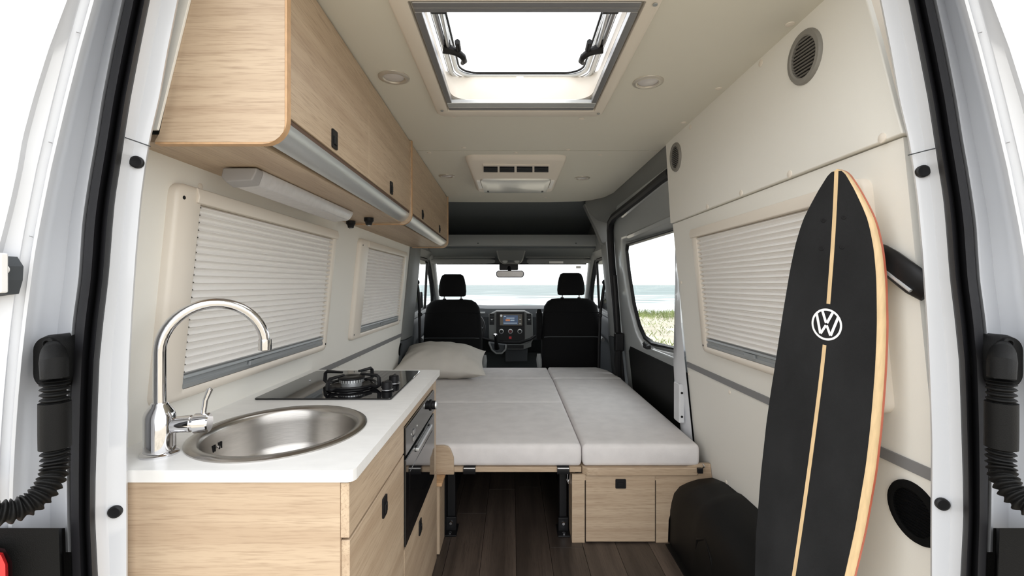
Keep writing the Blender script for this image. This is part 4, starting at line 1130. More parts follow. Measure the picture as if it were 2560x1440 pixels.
sk = thing('sink', 'round stainless steel sink set in the white worktop', 'sink', (SC.x, SC.y, -0.50))
pr = [(SR + 0.004, 0.0), (SR + 0.004, 0.003), (SR - 0.004, 0.007), (SR - 0.020, 0.006), (SR - 0.026, 0.001), (SR - 0.029, -0.006)]
def oval(prof, name, mat, n=80, ang_=60):
    mb = MB().lathe(prof, (0, 0, zt_), (0, 0, 1), n, cap=False)
    mb.v = [(SC.x + x_ * SRX / SR, SC.y + y_, z_) for x_, y_, z_ in mb.v]
    return mb.build(name, mat, sk, smooth=True, angle=ang_)
oval(pr, 'rim', steel)
oval([(SR - 0.029, -0.006), (SR - 0.034, -0.03), (SR - 0.040, -0.09), (SR - 0.055, -0.122), (SR - 0.085, -0.138), (0.06, -0.145), (0.03, -0.148)], 'basin', steel, ang_=80)
MB().lathe([(0.034, -0.1475), (0.034, -0.146), (0.02, -0.147), (0, -0.149)], (SC.x, SC.y, zt_), (0, 0, 1), 28).build('drain', chrome, sk, smooth=True)
for k, a in enumerate((206, 208.4, 211.2, 214, 216.4)):
    for _ in (0,):
        aa = math.radians(a - 30 + 0)
        rr = SR - 0.0365
        c_ = Vector((SC.x + rr * SRX / SR * math.cos(aa), SC.y + rr * math.sin(aa), zt_ - 0.042))
        tz = Vector((-math.sin(aa), math.cos(aa), 0)); inn = Vector((-math.cos(aa), -math.sin(aa), 0))
        if k == 2:
            MB().lathe([(0.003, 0), (0.003, 0.002), (0, 0.002)], c_ + inn * 0.001, inn, 10).build('overflow_screw', chrome, sk)
        else:
            v8 = [c_ + tz * sx_ * 0.0015 + Vector((0, 0, sz_ * 0.0085)) + inn * o_ for o_ in (-0.004, 0.0008) for sz_ in (-1, 1) for sx_ in (-1, 1)]
            MB().add(v8, [(0, 1, 3, 2), (4, 6, 7, 5), (0, 4, 5, 1), (2, 3, 7, 6), (0, 2, 6, 4), (1, 5, 7, 3)]).build('overflow_slot', blk, sk)

# tap
TP = Vector((-0.766, 1.000, zt_))
fa = thing('kitchen_tap', 'chrome swan neck tap with side lever beside the sink', 'tap', tuple(TP))
MB().lathe([(0.0365, 0), (0.0365, 0.004), (0.032, 0.008), (0.028, 0.009)], TP, (0, 0, 1), 32).build('base_flange', chrome, fa, smooth=True)
MB().lathe([(0.0295, 0.006), (0.0295, 0.084), (0.0265, 0.094), (0.0175, 0.106), (0.0155, 0.112), (0.012, 0.113)], TP, (0, 0, 1), 32).build('body', chrome, fa, smooth=True)
dirn = Vector((0.74, 0.68, 0)).normalized()
ra = 0.104
zc = -0.147
arcp = [TP + Vector((0, 0, h)) for h in (0.10, 0.14, 0.18)]
for k in range(0, 25):
    a = PI * k / 24
    c_ = Vector((TP.x, TP.y, 0)) + dirn * ra
    arcp.append(c_ - dirn * ra * math.cos(a) + Vector((0, 0, zc + ra * math.sin(a))))
sp = MB().tube(arcp, 0.0122, 20).build('spout', chrome, fa, smooth=True, angle=60)
end = arcp[-1]
MB().lathe([(0.0148, 0.012), (0.0152, 0.0), (0.0152, -0.014), (0.012, -0.016), (0.0, -0.012)], end, (0, 0, 1), 24).build('aerator', chrome, sp, smooth=True)
ld = Vector((0.97, 0.24, 0)).normalized()
h0 = TP + Vector((0, 0, 0.062))
MB().tube([h0 + ld * 0.012, h0 + ld * 0.06, h0 + ld * 0.062, h0 + ld * 0.066, h0 + ld * 0.068, h0 + ld * 0.094, h0 + ld * 0.097], [0.017, 0.0185, 0.017, 0.017, 0.0215, 0.0215, 0.019], 24).build('lever_housing', chrome, fa, smooth=True)
MB().tube([h0 + ld * 0.083 + Vector((0, 0, 0.012)), h0 + ld * 0.088 + Vector((0, 0, 0.05)), h0 + ld * 0.097 + Vector((0, 0, 0.074)), h0 + ld * 0.098 + Vector((0, 0, 0.077))], [0.0052, 0.0052, 0.0062, 0.003], 14).build('lever', chrome, fa, smooth=True)

# gas hob
hob = thing('gas_hob', 'black glass gas hob with one burner and two knobs', 'hob', (-0.605, 1.70, zt_))
HZ = zt_ + 0.0055
MB().loft([zl(rrect(-0.826, -0.386, 1.468, 1.945, 0.012, 5), z_) for z_ in (zt_ - 0.004, HZ - 0.0015)] + [zl(rrect(-0.8245, -0.3875, 1.4695, 1.9435, 0.011, 5), HZ)]).build('glass_plate', bglass, hob, smooth=True)
BC = Vector((-0.572, 1.640, HZ))
MB().lathe([(0.078, 0), (0.076, 0.006), (0.066, 0.008), (0.058, 0.004), (0.040, 0.003)], BC, (0, 0, 1), 40).build('burner_tray', blk, hob, smooth=True)
bn = MB().lathe([(0.036, 0.002), (0.036, 0.016), (0.042, 0.018), (0.042, 0.030), (0.038, 0.031)], BC, (0, 0, 1), 40).build('burner_ring', alu, hob, smooth=True)
MB().lathe([(0.046, 0.029), (0.046, 0.035), (0.040, 0.038), (0.018, 0.038), (0.014, 0.036), (0, 0.036)], BC, (0, 0, 1), 40).build('burner_cap', blk, bn, smooth=True)
for k in range(28):
    a = 2 * PI * k / 28
    d_ = Vector((math.cos(a), math.sin(a), 0)); q_ = Vector((-math.sin(a), math.cos(a), 0))
    p0 = BC + d_ * 0.0425
    MB().add([p0 + q_ * s_ * 0.0012 + Vector((0, 0, z_)) for z_ in (0.019, 0.0285) for s_ in (-1, 1)], [(0, 1, 3, 2)]).build('flame_slot', blk, bn)
MB().tube([BC + Vector((math.cos(2 * PI * k / 40) * 0.083, math.sin(2 * PI * k / 40) * 0.083, 0.010)) for k in range(40)], 0.0045, 8, closed=True).build('support_ring', blk, hob, smooth=True)
for a in (340, 70, 160, 250):
    d_ = Vector((math.cos(math.radians(a)), math.sin(math.radians(a)), 0))
    MB().tube([BC + d_ * 0.080 + Vector((0, 0, 0.010)), BC + d_ * 0.108 + Vector((0, 0, 0.008)), BC + d_ * 0.118 + Vector((0, 0, 0.014)), BC + d_ * 0.116 + Vector((0, 0, 0.040)), BC + d_ * 0.108 + Vector((0, 0, 0.047)), BC + d_ * 0.040 + Vector((0, 0, 0.048))], [0.006, 0.007, 0.0075, 0.0065, 0.006, 0.004], 8).build('pan_support', blk, hob, smooth=True)
for x_, y_ in ((-0.434, 1.595), (-0.436, 1.70)):
    kb = MB().lathe([(0.017, 0), (0.016, 0.006), (0.019, 0.007), (0.0175, 0.026), (0.015, 0.028), (0, 0.028)], (x_, y_, HZ), (0, 0, 1), 24).build('knob', blk, hob, smooth=True)
    MB().box(x_ - 0.003, x_ + 0.003, y_ - 0.0165, y_ + 0.0165, HZ + 0.027, HZ + 0.031).build('knob_grip', blk, kb, 0.001)
    MB().lathe([(0.0215, 0), (0.021, 0.0015), (0.018, 0.0018)], (x_, y_, HZ), (0, 0, 1), 24).build('knob_collar', alu_d, kb, smooth=True)
MB().lathe([(0.004, 0), (0.003, 0.003), (0, 0.003)], (-0.765, 1.74, HZ), (0, 0, 1), 12).build('igniter_cap', alu_d, hob)

# built-in oven
ov = thing('oven', 'black built-in oven with glass door below the hob', 'oven', (-0.45, 1.64, -0.80))
XO = XF + 0.004
oy0, oy1 = 1.392, 1.903
bx('oven_body', blk, ov, -0.70, XO - 0.012, oy0 + 0.004, oy1 - 0.004, -0.796, -0.437)
bx('control_panel', bglass, ov, XO - 0.016, XO, oy0, oy1, -0.520, -0.434, 0.003)
dg = bx('oven_door', bglass, ov, XO - 0.016, XO, oy0, oy1, -0.796, -0.530, 0.004)
bx('door_gap', blk, ov, XO - 0.02, XO - 0.010, oy0 + 0.002, oy1 - 0.002, -0.532, -0.518)
MB().box(XO - 0.001, XO + 0.012, 1.525, 1.79, -0.552, -0.541).build('door_handle', alu, dg, 0.003)
for yy in (1.54, 1.775):
    MB().box(XO - 0.001, XO + 0.004, yy - 0.01, yy + 0.01, -0.556, -0.538).build('handle_mount', blk, dg, 0.002)
MB().box(XO - 0.002, XO + 0.0012, oy0 + 0.05, oy1 - 0.05, -0.77, -0.585).build('door_glass', bglass, dg, 0.002)
kn = MB().lathe([(0.022, 0), (0.022, 0.004), (0.017, 0.006), (0.0165, 0.022), (0.014, 0.024), (0, 0.024)], (XO, 1.815, -0.474), (1, 0, 0), 28).build('oven_knob', blk, ov, smooth=True)
MB().lathe([(0.0175, 0.02), (0.0165, 0.0252), (0.013, 0.0255)], (XO, 1.815, -0.474), (1, 0, 0), 28).build('knob_ring', alu, kn, smooth=True)
for yy, zz in ((1.50, -0.478), (1.50, -0.500)):
    bx('oven_button', alu_d, ov, XO - 0.001, XO + 0.004, yy - 0.012, yy + 0.012, zz - 0.007, zz + 0.007, 0.0015)
for yy in (1.465, 1.555):
    MB().lathe([(0.003, 0), (0.003, 0.001), (0, 0.001)], (XO, yy, -0.476), (1, 0, 0), 10).build('panel_mark', white_pl, ov)

# ------------------------------------------------------------------ bed
def cushion(label, poly, z0=-0.836, z1=-0.736, r=0.020):
    """upholstered pad with softly rounded edges; poly is its outline (x, y)"""
    cx_ = sum(p[0] for p in poly) / len(poly); cy_ = sum(p[1] for p in poly) / len(poly)
    # subdivide outline with rounded corners
    pts = []
    n = len(poly)
    for i in range(n):
        p0, p1, p2 = Vector(poly[i - 1]), Vector(poly[i]), Vector(poly[(i + 1) % n])
        a = (p0 - p1).normalized(); b = (p2 - p1).normalized()
        q0, q1 = p1 + a * r, p1 + b * r
        for k in range(6):
            t = k / 5
            pts.append((1 - t) ** 2 * q0 + 2 * t * (1 - t) * p1 + t ** 2 * q1)
        L_ = (p2 - p1).length
        m_ = max(1, int(L_ / 0.08))
        for k in range(1, m_):
            pts.append(q1.lerp(p2 - b * r, k / m_))
    cnt = Vector((cx_, cy_))
    def ins(d):
        out_ = []
        for i, p in enumerate(pts):
            tn = (pts[(i + 1) % len(pts)] - pts[i - 1]).normalized()
            nr = Vector((-tn.y, tn.x))
            if nr.dot(cnt - p) < 0: nr = -nr
            out_.append(p + nr * d)
        return out_
    h = z1 - z0
    rings = []
    for d, z in ((0.012, z0), (0.004, z0 + 0.006), (0.0, z0 + 0.018), (-0.001, z0 + h * 0.5), (0.0, z1 - 0.020), (0.004, z1 - 0.008), (0.012, z1 - 0.002), (0.0185, z1)):
        rings.append([(p.x, p.y, z) for p in ins(d)])
    base = ins(0.0185)
    for t in (0.94, 0.6, 0.0):
        rings.append([(cnt.x + (p.x - cnt.x) * t, cnt.y + (p.y - cnt.y) * t, z1 + 0.003 * (1 - t) ** 0.5) for p in base])
    o = MB().loft(rings).build('bed_cushion', fabric, None, smooth=True, angle=70)
    return tag(o, label, 'cushion', 'grey bed cushions')
XS = 0.323
cushion('light grey bed cushion nearest the kitchen, with a thick front edge', [(-0.42, 2.117), (XS - 0.002, 2.117), (XS - 0.002, 2.888), (-0.86, 2.888), (-0.86, 2.20), (-0.42, 2.20)][0:4])
cushion('light grey bed cushion in the middle of the left bed half', [(-0.86, 2.892), (XS - 0.002, 2.892), (XS - 0.002, 3.628), (-0.86, 3.628)])
cushion('narrow light grey bed cushion under the pillow by the driver seat', [(-0.86, 3.632), (XS - 0.004, 3.632), (XS - 0.010, 4.10), (-0.84, 4.10)])
cushion('long light grey bed cushion on the right half over the drawer bench', [(XS + 0.002, 2.117), (0.866, 2.117), (0.866, 3.628), (XS + 0.002, 3.628)])
cushion('short light grey bed cushion with a cut corner by the passenger seat', [(XS + 0.002, 3.632), (0.872, 3.632), (0.83, 3.98), (0.76, 4.12), (XS - 0.004, 4.12)])

bb = thing('bed_board', 'oak bed board spanning the gap under the left cushions', 'bed board', (0, 2.6, -0.85))
bx('board', oak_x, bb, -0.312, XS - 0.004, 2.115, 3.575, -0.862, -0.8385, 0.002)
for px in (1173.5, 1408):
    x_ = at(px, 0, 2.11)[0]
    st_ = MB().loft([[(x_ - w_, y_, z_), (x_ + w_, y_, z_), (x_ + w_, y2, z2), (x_ - w_, y2, z2)] for w_, y_, z_, y2, z2 in ((0.028, 2.14, -0.8375, 2.14, -0.8365), (0.028, 2.108, -0.8375, 2.108, -0.8365), (0.028, 2.106, -0.850, 2.104, -0.850), (0.028, 2.11, -0.866, 2.108, -0.868), (0.028, 2.2, -0.866, 2.2, -0.868))]).build('strap', blk, bb, smooth=True)
    MB().box(x_ - 0.026, x_ + 0.026, 2.1045, 2.1075, -0.842, -0.8385).build('strap_label', whitep, st_)

# right-hand bench with drawer
bn_ = thing('bench_box', 'oak bench box with a square hatch under the right cushion', 'bench', (0.6, 2.117, FLOOR))
YB = 2.117
pz = lambda py: at(0, py, YB)[2]
pxx = lambda px: at(px, 0, YB)[0]
bx('left_stile', oak_x, bn_, pxx(1430), pxx(1462), YB, YB + 0.018, FLOOR, -0.872, 0.001)
bx('hatch_door', oak_x, bn_, pxx(1464.5), pxx(1637), YB - 0.004, YB + 0.014, pz(1353), pz(1187.5), 0.001)
hx, hz_ = pxx(1551), pz(1208)
hl_ = bn_.children[-1]
lt = MB().loft([[(hx + a, YB - 0.004 - o, hz_ + b) for a, b in rrect(-0.024, 0.024, -0.0215, 0.0215, 0.004, 3)] for o in (-0.002, 0.004)]).build('latch', blk, hl_, smooth=True)
MB().box(hx - 0.014, hx + 0.014, YB - 0.0115, YB - 0.007, hz_ - 0.013, hz_ + 0.006).build('latch_button', blk, lt, 0.0015)
bx('hatch_gap', blk, bn_, pxx(1461), pxx(1642), YB + 0.008, YB + 0.02, pz(1355), pz(1184))
# right stile, cut round the wheel arch
poly = [(pxx(1640), FLOOR), (pxx(1670), FLOOR), (pxx(1672), pz(1300)), (pxx(1680), pz(1272)), (pxx(1700), pz(1246)), (pxx(1740), pz(1232)), (pxx(1784), pz(1226)), (xw(-0.95) - 0.003, pz(1222)), (xw(-0.83) - 0.003, pz(1160)), (pxx(1752), pz(1160)), (pxx(1640), pz(1184))]
MB().prism(poly, 'y', YB, YB + 0.018).build('wheel_arch_stile', oak_x, bn_, 0.001)
bx('top_rail', oak_x, bn_, pxx(1430), 0.90, YB + 0.001, YB + 0.019, -0.90, -0.873)
bx('inner_side', oak_y, bn_, pxx(1430), pxx(1430) + 0.018, YB + 0.018, YB + 0.12, FLOOR, -0.875)
bx('inner_black_side', blk, bn_, pxx(1430) - 0.002, pxx(1430) + 0.016, YB + 0.12, 3.60, FLOOR, -0.875)
bx('inside_fill', headl, bn_, 0.31, 0.70, YB + 0.03, 3.6, FLOOR, -0.88)
MB().prism([(XS - 0.003, 3.62), (0.865, 3.62), (0.865, 2.135), (0.85, 2.105), (0.40, 2.098), (0.345, 2.104), (XS + 0.002, 2.125), (XS - 0.003, 2.15)], 'z', -0.8735, -0.8385).build('bench_top', oak_x, bn_, 0.004)
MB().tube([(0.868, 2.10, -0.838), (0.875, 2.09, -0.825), (0.868, 2.094, -0.815)], 0.003, 6).build('corner_hook', chrome, bn_, smooth=True)
bx('corner_catch', blk, bn_, 0.845, 0.868, 2.088, 2.106, -0.858, -0.836, 0.002)

# left bench behind the kitchen
lb = thing('side_bench', 'oak bench end between the kitchen and the dark gap', 'bench', (-0.5, 2.1, FLOOR))
bx('end_stile', oak_z, lb, -0.86, -0.318, 2.02, 2.038, FLOOR + 0.003, -0.882, 0.001)
bx('side_panel', oak_y, lb, -0.336, -0.318, 2.038, 2.165, FLOOR + 0.003, -0.882)
bx('top_edge', oak_edge, lb, -0.86, -0.306, 2.005, 2.16, -0.881, -0.866, 0.003)
pp = lambda px, py: at(px, py, 2.098)[0::2]
MB().prism([(-0.60, pp(0, 1116)[1]), pp(1110, 1114), pp(1120, 1117), pp(1126, 1124), pp(1134, 1145), pp(1135, 1186), (-0.60, pp(0, 1187)[1])], 'y', 2.095, 2.113).build('cushion_stop', oak_x, lb, 0.002)
bx('black_side', blk, lb, -0.335, -0.315, 2.165, 3.60, FLOOR, -0.866)
bx('far_panel', blk, lb, -0.335, 0.20, 3.58, 3.60, FLOOR, -0.866)  # added black closure, keeps the far end of the under-bed void dark

def bracket(label, x0, x1, y0, px_l, py_l):
    b = thing('floor_bracket', label, 'bracket', ((x0 + x1) / 2, y0, FLOOR), 'black floor brackets')
    bx('upright', blk, b, x0 + 0.012, x1 - 0.012, y0 + 0.06, y0 + 0.11, FLOOR + 0.006, -0.87, 0.003)
    bx('foot_plate', blk, b, x0, x1, y0, y0 + 0.11, FLOOR, FLOOR + 0.008, 0.003)
    bx('gusset', blk, b, x0 + 0.006, x1 - 0.006, y0 + 0.045, y0 + 0.06, FLOOR + 0.006, FLOOR + 0.07, 0.003)
    c = ((x0 + x1) / 2, y0 + 0.045, FLOOR + 0.045)
    MB().lathe([(0.010, 0), (0.010, 0.006), (0.007, 0.010), (0, 0.010)], c, (0, -1, 0), 6).build('bolt', chrome, b)
    MB().lathe([(0.008, 0), (0.008, 0.004), (0, 0.005)], ((x0 + x1) / 2, y0 + 0.02, FLOOR + 0.008), (0, 0, 1), 6).build('bolt', chrome, b)
    q = Vector(at(px_l, py_l, y0 + 0.03))
    MB().tube([q + Vector((-0.004, 0, 0.04)), q + Vector((-0.006, 0, 0.01)), q + Vector((0.002, 0, -0.012)), q + Vector((0.008, 0, 0.04))], 0.0035, 6).build('spring_clip', chrome, b, smooth=True)
    MB().lathe([(0.007, 0), (0.006, 0.006), (0, 0.007)], (c[0] + (0.03 if x0 < 0 else -0.03), y0 + 0.25, -0.95), (0, -1, 0), 10).build('stud', chrome, b)
bracket('black floor bracket with bolts beside the left oak bench end', -0.325, -0.262, 2.165, 1110, 1208)
bracket('black floor bracket with bolts beside the right bench box', 0.216, 0.276, 2.160, 1421, 1203)

# wheel arch cover
wa = thing('wheel_arch_cover', 'black moulded plastic wheel arch cover on the floor', 'wheel arch', (0.82, 1.65, FLOOR))
def asec(y, k, hgt):
    xo_ = 0.72 + 0.06 * (1 - k)
    zt = FLOOR + hgt
    W_ = xw(zt) - 0.001
    WB_ = xw(FLOOR) - 0.002
    return [(WB_, y, FLOOR + 0.001), (xo_, y, FLOOR + 0.001), (xo_ + 0.004, y, FLOOR + hgt * 0.5), (xo_ + 0.010, y, zt - 0.115), (xo_ + 0.022, y, zt - 0.072), (xo_ + 0.048, y, zt - 0.040), (xo_ + 0.085, y, zt - 0.022), (0.86, y, zt - 0.006), (W_, y, zt)]
secs = []
for y, k, h_ in ((1.28, 0.0, 0.10), (1.30, 0.5, 0.22), (1.33, 0.85, 0.29), (1.38, 1, 0.325), (1.46, 1, 0.345), (1.60, 1, 0.352), (1.80, 1, 0.352), (1.84, 0.98, 0.350), (1.87, 0.93, 0.342), (1.98, 0.93, 0.335), (2.02, 0.97, 0.325), (2.08, 0.97, 0.31), (2.15, 0.90, 0.29), (2.22, 0.6, 0.24), (2.26, 0.2, 0.16)):
    secs.append(asec(y, k, h_))
MB().loft(secs).build('moulding', blk_soft, wa, smooth=True, angle=60)
for yy in (1.50, 1.74):
    MB().tube([(0.734, yy + 0.09, FLOOR + 0.10), (0.728, yy + 0.06, FLOOR + 0.19), (0.735, yy + 0.0, FLOOR + 0.225), (0.728, yy - 0.06, FLOOR + 0.19), (0.734, yy - 0.09, FLOOR + 0.10)], 0.008, 8).build('moulded_rib', blk_soft, wa, smooth=True)
bx('floor_flange', blk_soft, wa, 0.70, 0.76, 1.30, 2.10, FLOOR, FLOOR + 0.006, 0.002)

# ------------------------------------------------------------------ pillow
pw = MB()
NU, NV = 44, 30
A, B_ = 0.345, 0.255
def pil_pt(u, v, sgn):
    pin = 0.10
    x = A * u * (1 - pin * (1 - v * v) * 0.9) ; y = B_ * v * (1 - pin * (1 - u * u) * 0.9)
    f = max(0.0, (1 - abs(u) ** 2.2)) ** 0.62 * max(0.0, (1 - abs(v) ** 2.2)) ** 0.62
    h = 0.132 * f
    edge = (abs(u) ** 2 + abs(v) ** 2) * 0.5
    wr_ = 0.010 * math.sin(9 * u + 5 * v + 1.3 * math.sin(6 * v)) * math.sin(7 * v - 4 * u) * f * (0.4 + edge)
    wr_ += 0.010 * math.sin(15 * math.atan2(v, u + 1e-6)) * edge * f ** 0.4
    return (x, y, sgn * (h + wr_))
rings = []
for sgn in (1, -1):
    vs_, fs_ = [], []
    for j in range(NV + 1):
        for i in range(NU + 1):
            vs_.append(pil_pt(math.sin(PI / 2 * (-1 + 2 * i / NU)), math.sin(PI / 2 * (-1 + 2 * j / NV)), sgn))
    for j in range(NV):
        for i in range(NU):
            a = j * (NU + 1) + i
            fs_.append((a, a + 1, a + NU + 2, a + NU + 1))
    pw.add(vs_, fs_)
po_ = pw.build('pillow', pillow_m, None, smooth=True, local=True, angle=170)
po_.matrix_world = Matrix.Translation((-0.555, 3.71, H - 0.605)) @ Matrix.Rotation(math.radians(4), 4, 'Z') @ Matrix.Rotation(math.radians(4), 4, 'Y') @ Matrix.Rotation(math.radians(13), 4, 'X')
tag(po_, 'plump beige pillow lying on the bed behind the driver seat', 'pillow')

# ------------------------------------------------------------------ longboard leaning in the right corner
KD = 0.925
Tp = Vector((0.777, 1.10, 0.277)) * KD
P14 = Vector(((1968 - 1280) / F * 1.135, 1.135, -728 / F * 1.135))
dv = (P14 - Tp).normalized()
Bt = Tp + dv * ((Tp.z - FLOOR - 0.004) / -dv.z)
vhat = (Tp - Bt).normalized(); LEN = (Tp - Bt).length
uh = Vector((0.40, -0.917, 0)); uh = (uh - vhat * uh.dot(vhat)).normalized()
what = uh.cross(vhat)
lbd = thing('longboard', 'black longboard deck with centre stripe leaning on the right wall', 'longboard', tuple(Bt))
lbd.matrix_world = Matrix.Translation(Bt + Vector((0, 0, H))) @ Matrix((uh, vhat, what)).transposed().to_4x4()
HW = [(a * KD, b * KD * 1.04) for a, b in ((0, 0.0), (0.004, 0.010), (0.013, 0.0205), (0.047, 0.0425), (0.082, 0.060), (0.117, 0.078), (0.185, 0.096), (0.255, 0.107), (0.364, 0.118), (0.464, 0.1245), (0.60, 0.131), (0.70, 0.1335), (0.855, 0.131), (1.04, 0.121))] + [(LEN - 0.30, 0.092), (LEN - 0.16, 0.074), (LEN - 0.07, 0.055), (LEN - 0.02, 0.035), (LEN - 0.004, 0.015), (LEN, 0.0)]
def hw(s):
    for (a, p), (b, q) in zip(HW, HW[1:]):
        if s <= b:
            t = (s - a) / (b - a)
            return p + (q - p) * t
    return 0.0
def hws(s):
    return (hw(max(0, s - 0.02)) + 2 * hw(s) + hw(min(LEN, s + 0.02))) / 4 if 0.03 < s < LEN - 0.03 else hw(s)
def camb(s):
    return -0.040 * (1 - ((s - 0.52) / (0.52 if s < 0.52 else LEN - 0.52)) ** 2)
SS = [0.0, 0.002, 0.005, 0.009, 0.014, 0.022] + [0.032 + 0.0125 * k for k in range(130)] + [LEN - 0.012, LEN - 0.004, LEN - 0.0005]
SS = sorted(s for s in SS if s <= LEN)
def deck_ring(s, pts):
    h = max(hws(s), 0.0006)
    return [(f * h + d, LEN - s, camb(s) + w) for f, d, w in pts]
def layer(name, pts, mat, s0=0, s1=9):
    return MB().loft([deck_ring(s, pts) for s in SS if s0 <= s <= s1]).build(name, mat, lbd, smooth=True, local=True, angle=50)
layer('deck', [(-1, 0, -0.004), (-1, 0.002, -0.0005), (0.0, 0, 0.0), (0.88, 0, 0.0), (0.95, 0, -0.002), (0.99, 0, -0.006), (1, 0, -0.010), (0.9, 0, -0.012), (-0.98, 0, -0.010)], maple)
layer('ply_layer', [(-0.995, 0, -0.004), (-0.9, 0, -0.0105), (0.9, 0, -0.0115), (1.003, 0, -0.0105), (1.008, 0, -0.0165), (0.95, 0, -0.0175), (-0.95, 0, -0.014), (-1.0, 0, -0.009)], redply)
layer('ply_layer', [(-0.97, 0, -0.012), (0.95, 0, -0.0165), (1.006, 0, -0.0162), (0.99, 0, -0.019), (0.93, 0, -0.0195), (-0.9, 0, -0.016)], maple)
layer('grip_tape', [(-1.004, 0.0, -0.004), (-0.995, 0.001, 0.0008), (0.0, 0, 0.0012), (0.885, 0, 0.0012), (0.89, 0, -0.001), (0.0, 0, -0.001)], grip, 0.003, LEN - 0.01)
def flat_on(poly, z0=0.0010, z1=0.0019, sub=1):
    """flat print following the deck's bend"""
    mb = MB()
    n = len(poly)
    v = [(x_, LEN - s_, camb(s_) + z1) for x_, s_ in poly] + [(x_, LEN - s_, camb(s_) + z0) for x_, s_ in poly]
    mb.add(v, [tuple(range(n)), tuple(range(2 * n - 1, n - 1, -1))] + [(i, (i + 1) % n, n + (i + 1) % n, n + i) for i in range(n)])
    return mb
CXo = -0.002         # the stripe sits a touch left of the board's middle
def sx_(s):
    return CXo * min(1, s / 0.25)
ES = 0.381 * KD           # emblem centre, distance from the nose
for s0, s1 in ((0.004, ES - 0.049), (ES + 0.049, LEN - 0.02)):
    rr_ = []
    k = s0
    while k < s1:
        rr_.append(k); k += 0.02
    rr_.append(s1)
    MB().loft([[(sx_(s) - 0.0042, LEN - s, camb(s) + z_) for z_ in (0.0010, 0.0018)] + [(sx_(s) + 0.0042, LEN - s, camb(s) + z_) for z_ in (0.0018, 0.0010)] for s in rr_]).build('stripe', maple, lbd, local=True)
# emblem: ring with the letters V over W
em = MB()
EX = sx_(ES)
RO, RI = 0.0375, 0.0325
n = 48
vsE = []
for r_ in (RI, RO):
    for k in range(n):
        a = 2 * PI * k / n
        vsE.append((EX + r_ * math.cos(a) * 0.93, LEN - ES + r_ * math.sin(a), camb(ES - r_ * math.sin(a)) + 0.0020))
em.add(vsE, [(k, (k + 1) % n, n + (k + 1) % n, n + k) for k in range(n)])
emb = em.build('emblem_ring', whitep, lbd, local=True)
def stroke(pts, wd, name):
    for p, q in zip(pts, pts[1:]):
        p, q = Vector(p), Vector(q)
        d_ = (q - p).normalized(); nn = Vector((-d_.y, d_.x)) * wd / 2
        p = p - d_ * 0.0008; q = q + d_ * 0.0008
        quad = [p + nn, q + nn, q - nn, p - nn]
        MB().add([(EX + a.x * 0.93, LEN - ES + a.y, camb(ES - a.y) + 0.0021) for a in quad], [(0, 1, 2, 3)]).build(name, whitep, emb, local=True)
K = 0.0375
stroke([(-0.36 * K, 0.86 * K), (-0.035 * K, 0.11 * K)], 0.0064, 'letter_stroke')
stroke([(0.36 * K, 0.86 * K), (0.035 * K, 0.11 * K)], 0.0064, 'letter_stroke')
stroke([(-0.70 * K, 0.56 * K), (-0.345 * K, -0.62 * K)], 0.0064, 'letter_stroke')
stroke([(-0.315 * K, -0.62 * K), (-0.035 * K, -0.07 * K)], 0.0060, 'letter_stroke')
stroke([(0.035 * K, -0.07 * K), (0.315 * K, -0.62 * K)], 0.0060, 'letter_stroke')
stroke([(0.345 * K, -0.62 * K), (0.70 * K, 0.56 * K)], 0.0064, 'letter_stroke')
for x_, s_ in ((-0.024, 0.111), (0.020, 0.104), (-0.025, 0.176), (0.020, 0.170)):
    MB().lathe([(0.0060, 0.0), (0.0058, 0.0007), (0.0042, 0.0009), (0.0038, 0.0006), (0.0, 0.0006)], (sx_(s_) + x_, LEN - s_, camb(s_) + 0.0008), (0, 0, 1), 16).build('bolt_hole', blk, lbd, smooth=True, local=True)

# curved black grab handle behind it
gh = thing('grab_handle', 'black curved grab handle with silver line beside the longboard', 'handle', (0.83, 1.0, 0.04))
gp = [wp(1, 1.04, 0.066, 0.004), wp(1, 1.015, 0.060, 0.012), wp(1, 0.985, 0.044, 0.016), wp(1, 0.955, 0.022, 0.016), wp(1, 0.935, 0.006, 0.014), wp(1, 0.915, -0.012, 0.004)]
MB().tube(gp, [0.028, 0.030, 0.031, 0.031, 0.031, 0.028], 18, flat=0.5, up=(0, 0, 1)).build('grip', blk, gh, smooth=True)
MB().tube([Vector(p) + Vector((-0.0125, -0.004, -0.0185)) for p in gp[0:-1]], 0.0038, 8).build('silver_line', alu, gh, smooth=True)

# ------------------------------------------------------------------ outside: beach and sea
GZ = -1.84
bc = MB()
nx, ny = 60, 40
vs_, fs_ = [], []
for j in range(ny + 1):
    for i in range(nx + 1):
        x_ = -60 + 140 * i / nx; y_ = -30 + 66 * j / ny
        h_ = 0.0
        if 10 < y_ < 30:
            h_ = 0.10 * math.sin(x_ * 0.7) * math.sin(y_ * 0.5) + 0.05 * math.sin(x_ * 1.7 + y_)
        if y_ > 31: h_ = -0.25
        vs_.append((x_, y_, GZ + h_))
for j in range(ny):
    for i in range(nx):
        a = j * (nx + 1) + i
        fs_.append((a, a + 1, a + nx + 2, a + nx + 1))
beach = bc.add(vs_, fs_).build('ground', sand_m, None, smooth=True)
beach['kind'] = 'structure'
sea = MB()
ys = [30, 32, 34, 36, 38, 40, 43, 46, 50, 55, 60, 70, 80, 100, 140, 200, 400, 1000, 6000]
xs = [-5000, -600, -100, -40, -20, 0, 10, 20, 30, 45, 70, 150, 800, 5000]
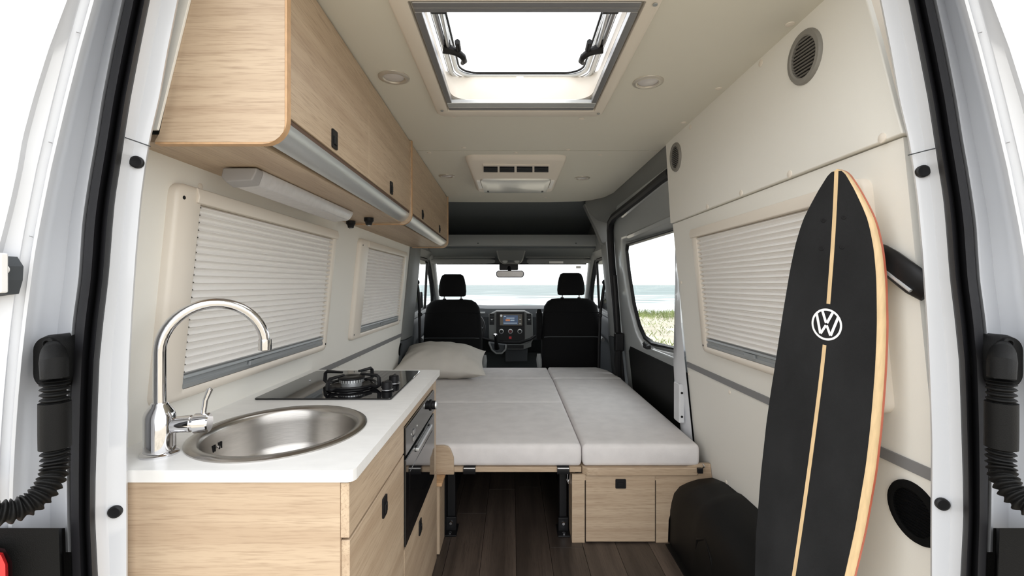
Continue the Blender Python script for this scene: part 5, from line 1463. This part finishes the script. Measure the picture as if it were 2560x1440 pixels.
vs_ = [(x_, y_, GZ + (0.12 * math.exp(-((y_ - 37) / 2.5) ** 2) if y_ < 60 else 0) - 0.02) for y_ in ys for x_ in xs]
fs_ = [(j * len(xs) + i, j * len(xs) + i + 1, (j + 1) * len(xs) + i + 1, (j + 1) * len(xs) + i) for j in range(len(ys) - 1) for i in range(len(xs) - 1)]
so = sea.add(vs_, fs_).build('sea', sea_m, None, smooth=True)
so['kind'] = 'structure'
gr = MB()
for k in range(16000):
    y_ = random.uniform(12, 29.5)
    x_ = random.uniform(2.5, 15) if random.random() < 0.85 else random.uniform(-14, -3)
    dens = 0.5 + 0.5 * math.sin(x_ * 1.3 + 1.7 * math.sin(y_ * 0.6)) * math.sin(y_ * 0.9 + x_ * 0.4)
    back = y_ > 24.5
    if random.random() > (0.9 if back else max(0.0, -0.15 + 0.55 * dens)): continue
    h_ = random.uniform(0.05, 0.14) * (2.2 if back else 1.0)
    wd = random.uniform(0.008, 0.02)
    a = random.uniform(0, PI)
    lx, ly = random.uniform(-0.12, 0.12), random.uniform(-0.1, 0.1)
    dx, dy = math.cos(a) * wd, math.sin(a) * wd
    gr.add([(x_ - dx, y_ - dy, GZ - 0.05), (x_ + dx, y_ + dy, GZ - 0.05), (x_ + lx + dx * 0.3, y_ + ly, GZ + h_), (x_ + lx * 1.5, y_ + ly * 1.5, GZ + h_ * 1.25)], [(0, 1, 2), (0, 2, 3)])
g_o = gr.build('dune_grass', grass_m, None)
tag(g_o, 'tufts of pale dune grass on the sand outside the sliding door', 'grass', kind='stuff')
dw = thing('driftwood', 'dark bent driftwood stem standing on the sand outside the sliding door', 'driftwood', at(1588, 793, 26))
MB().tube([at(1590, 794, 26), at(1592, 780, 26), at(1589, 768, 26), at(1589, 757, 26)], [0.14, 0.09, 0.04, 0.02], 8).build('stem', leaf_m, dw, smooth=True)
MB().lathe([(0.30, 0), (0.26, 0.10), (0.12, 0.2), (0, 0.24)], at(1588, 795, 26), (0, 0, 1), 10).build('base', leaf_m, dw, smooth=True)
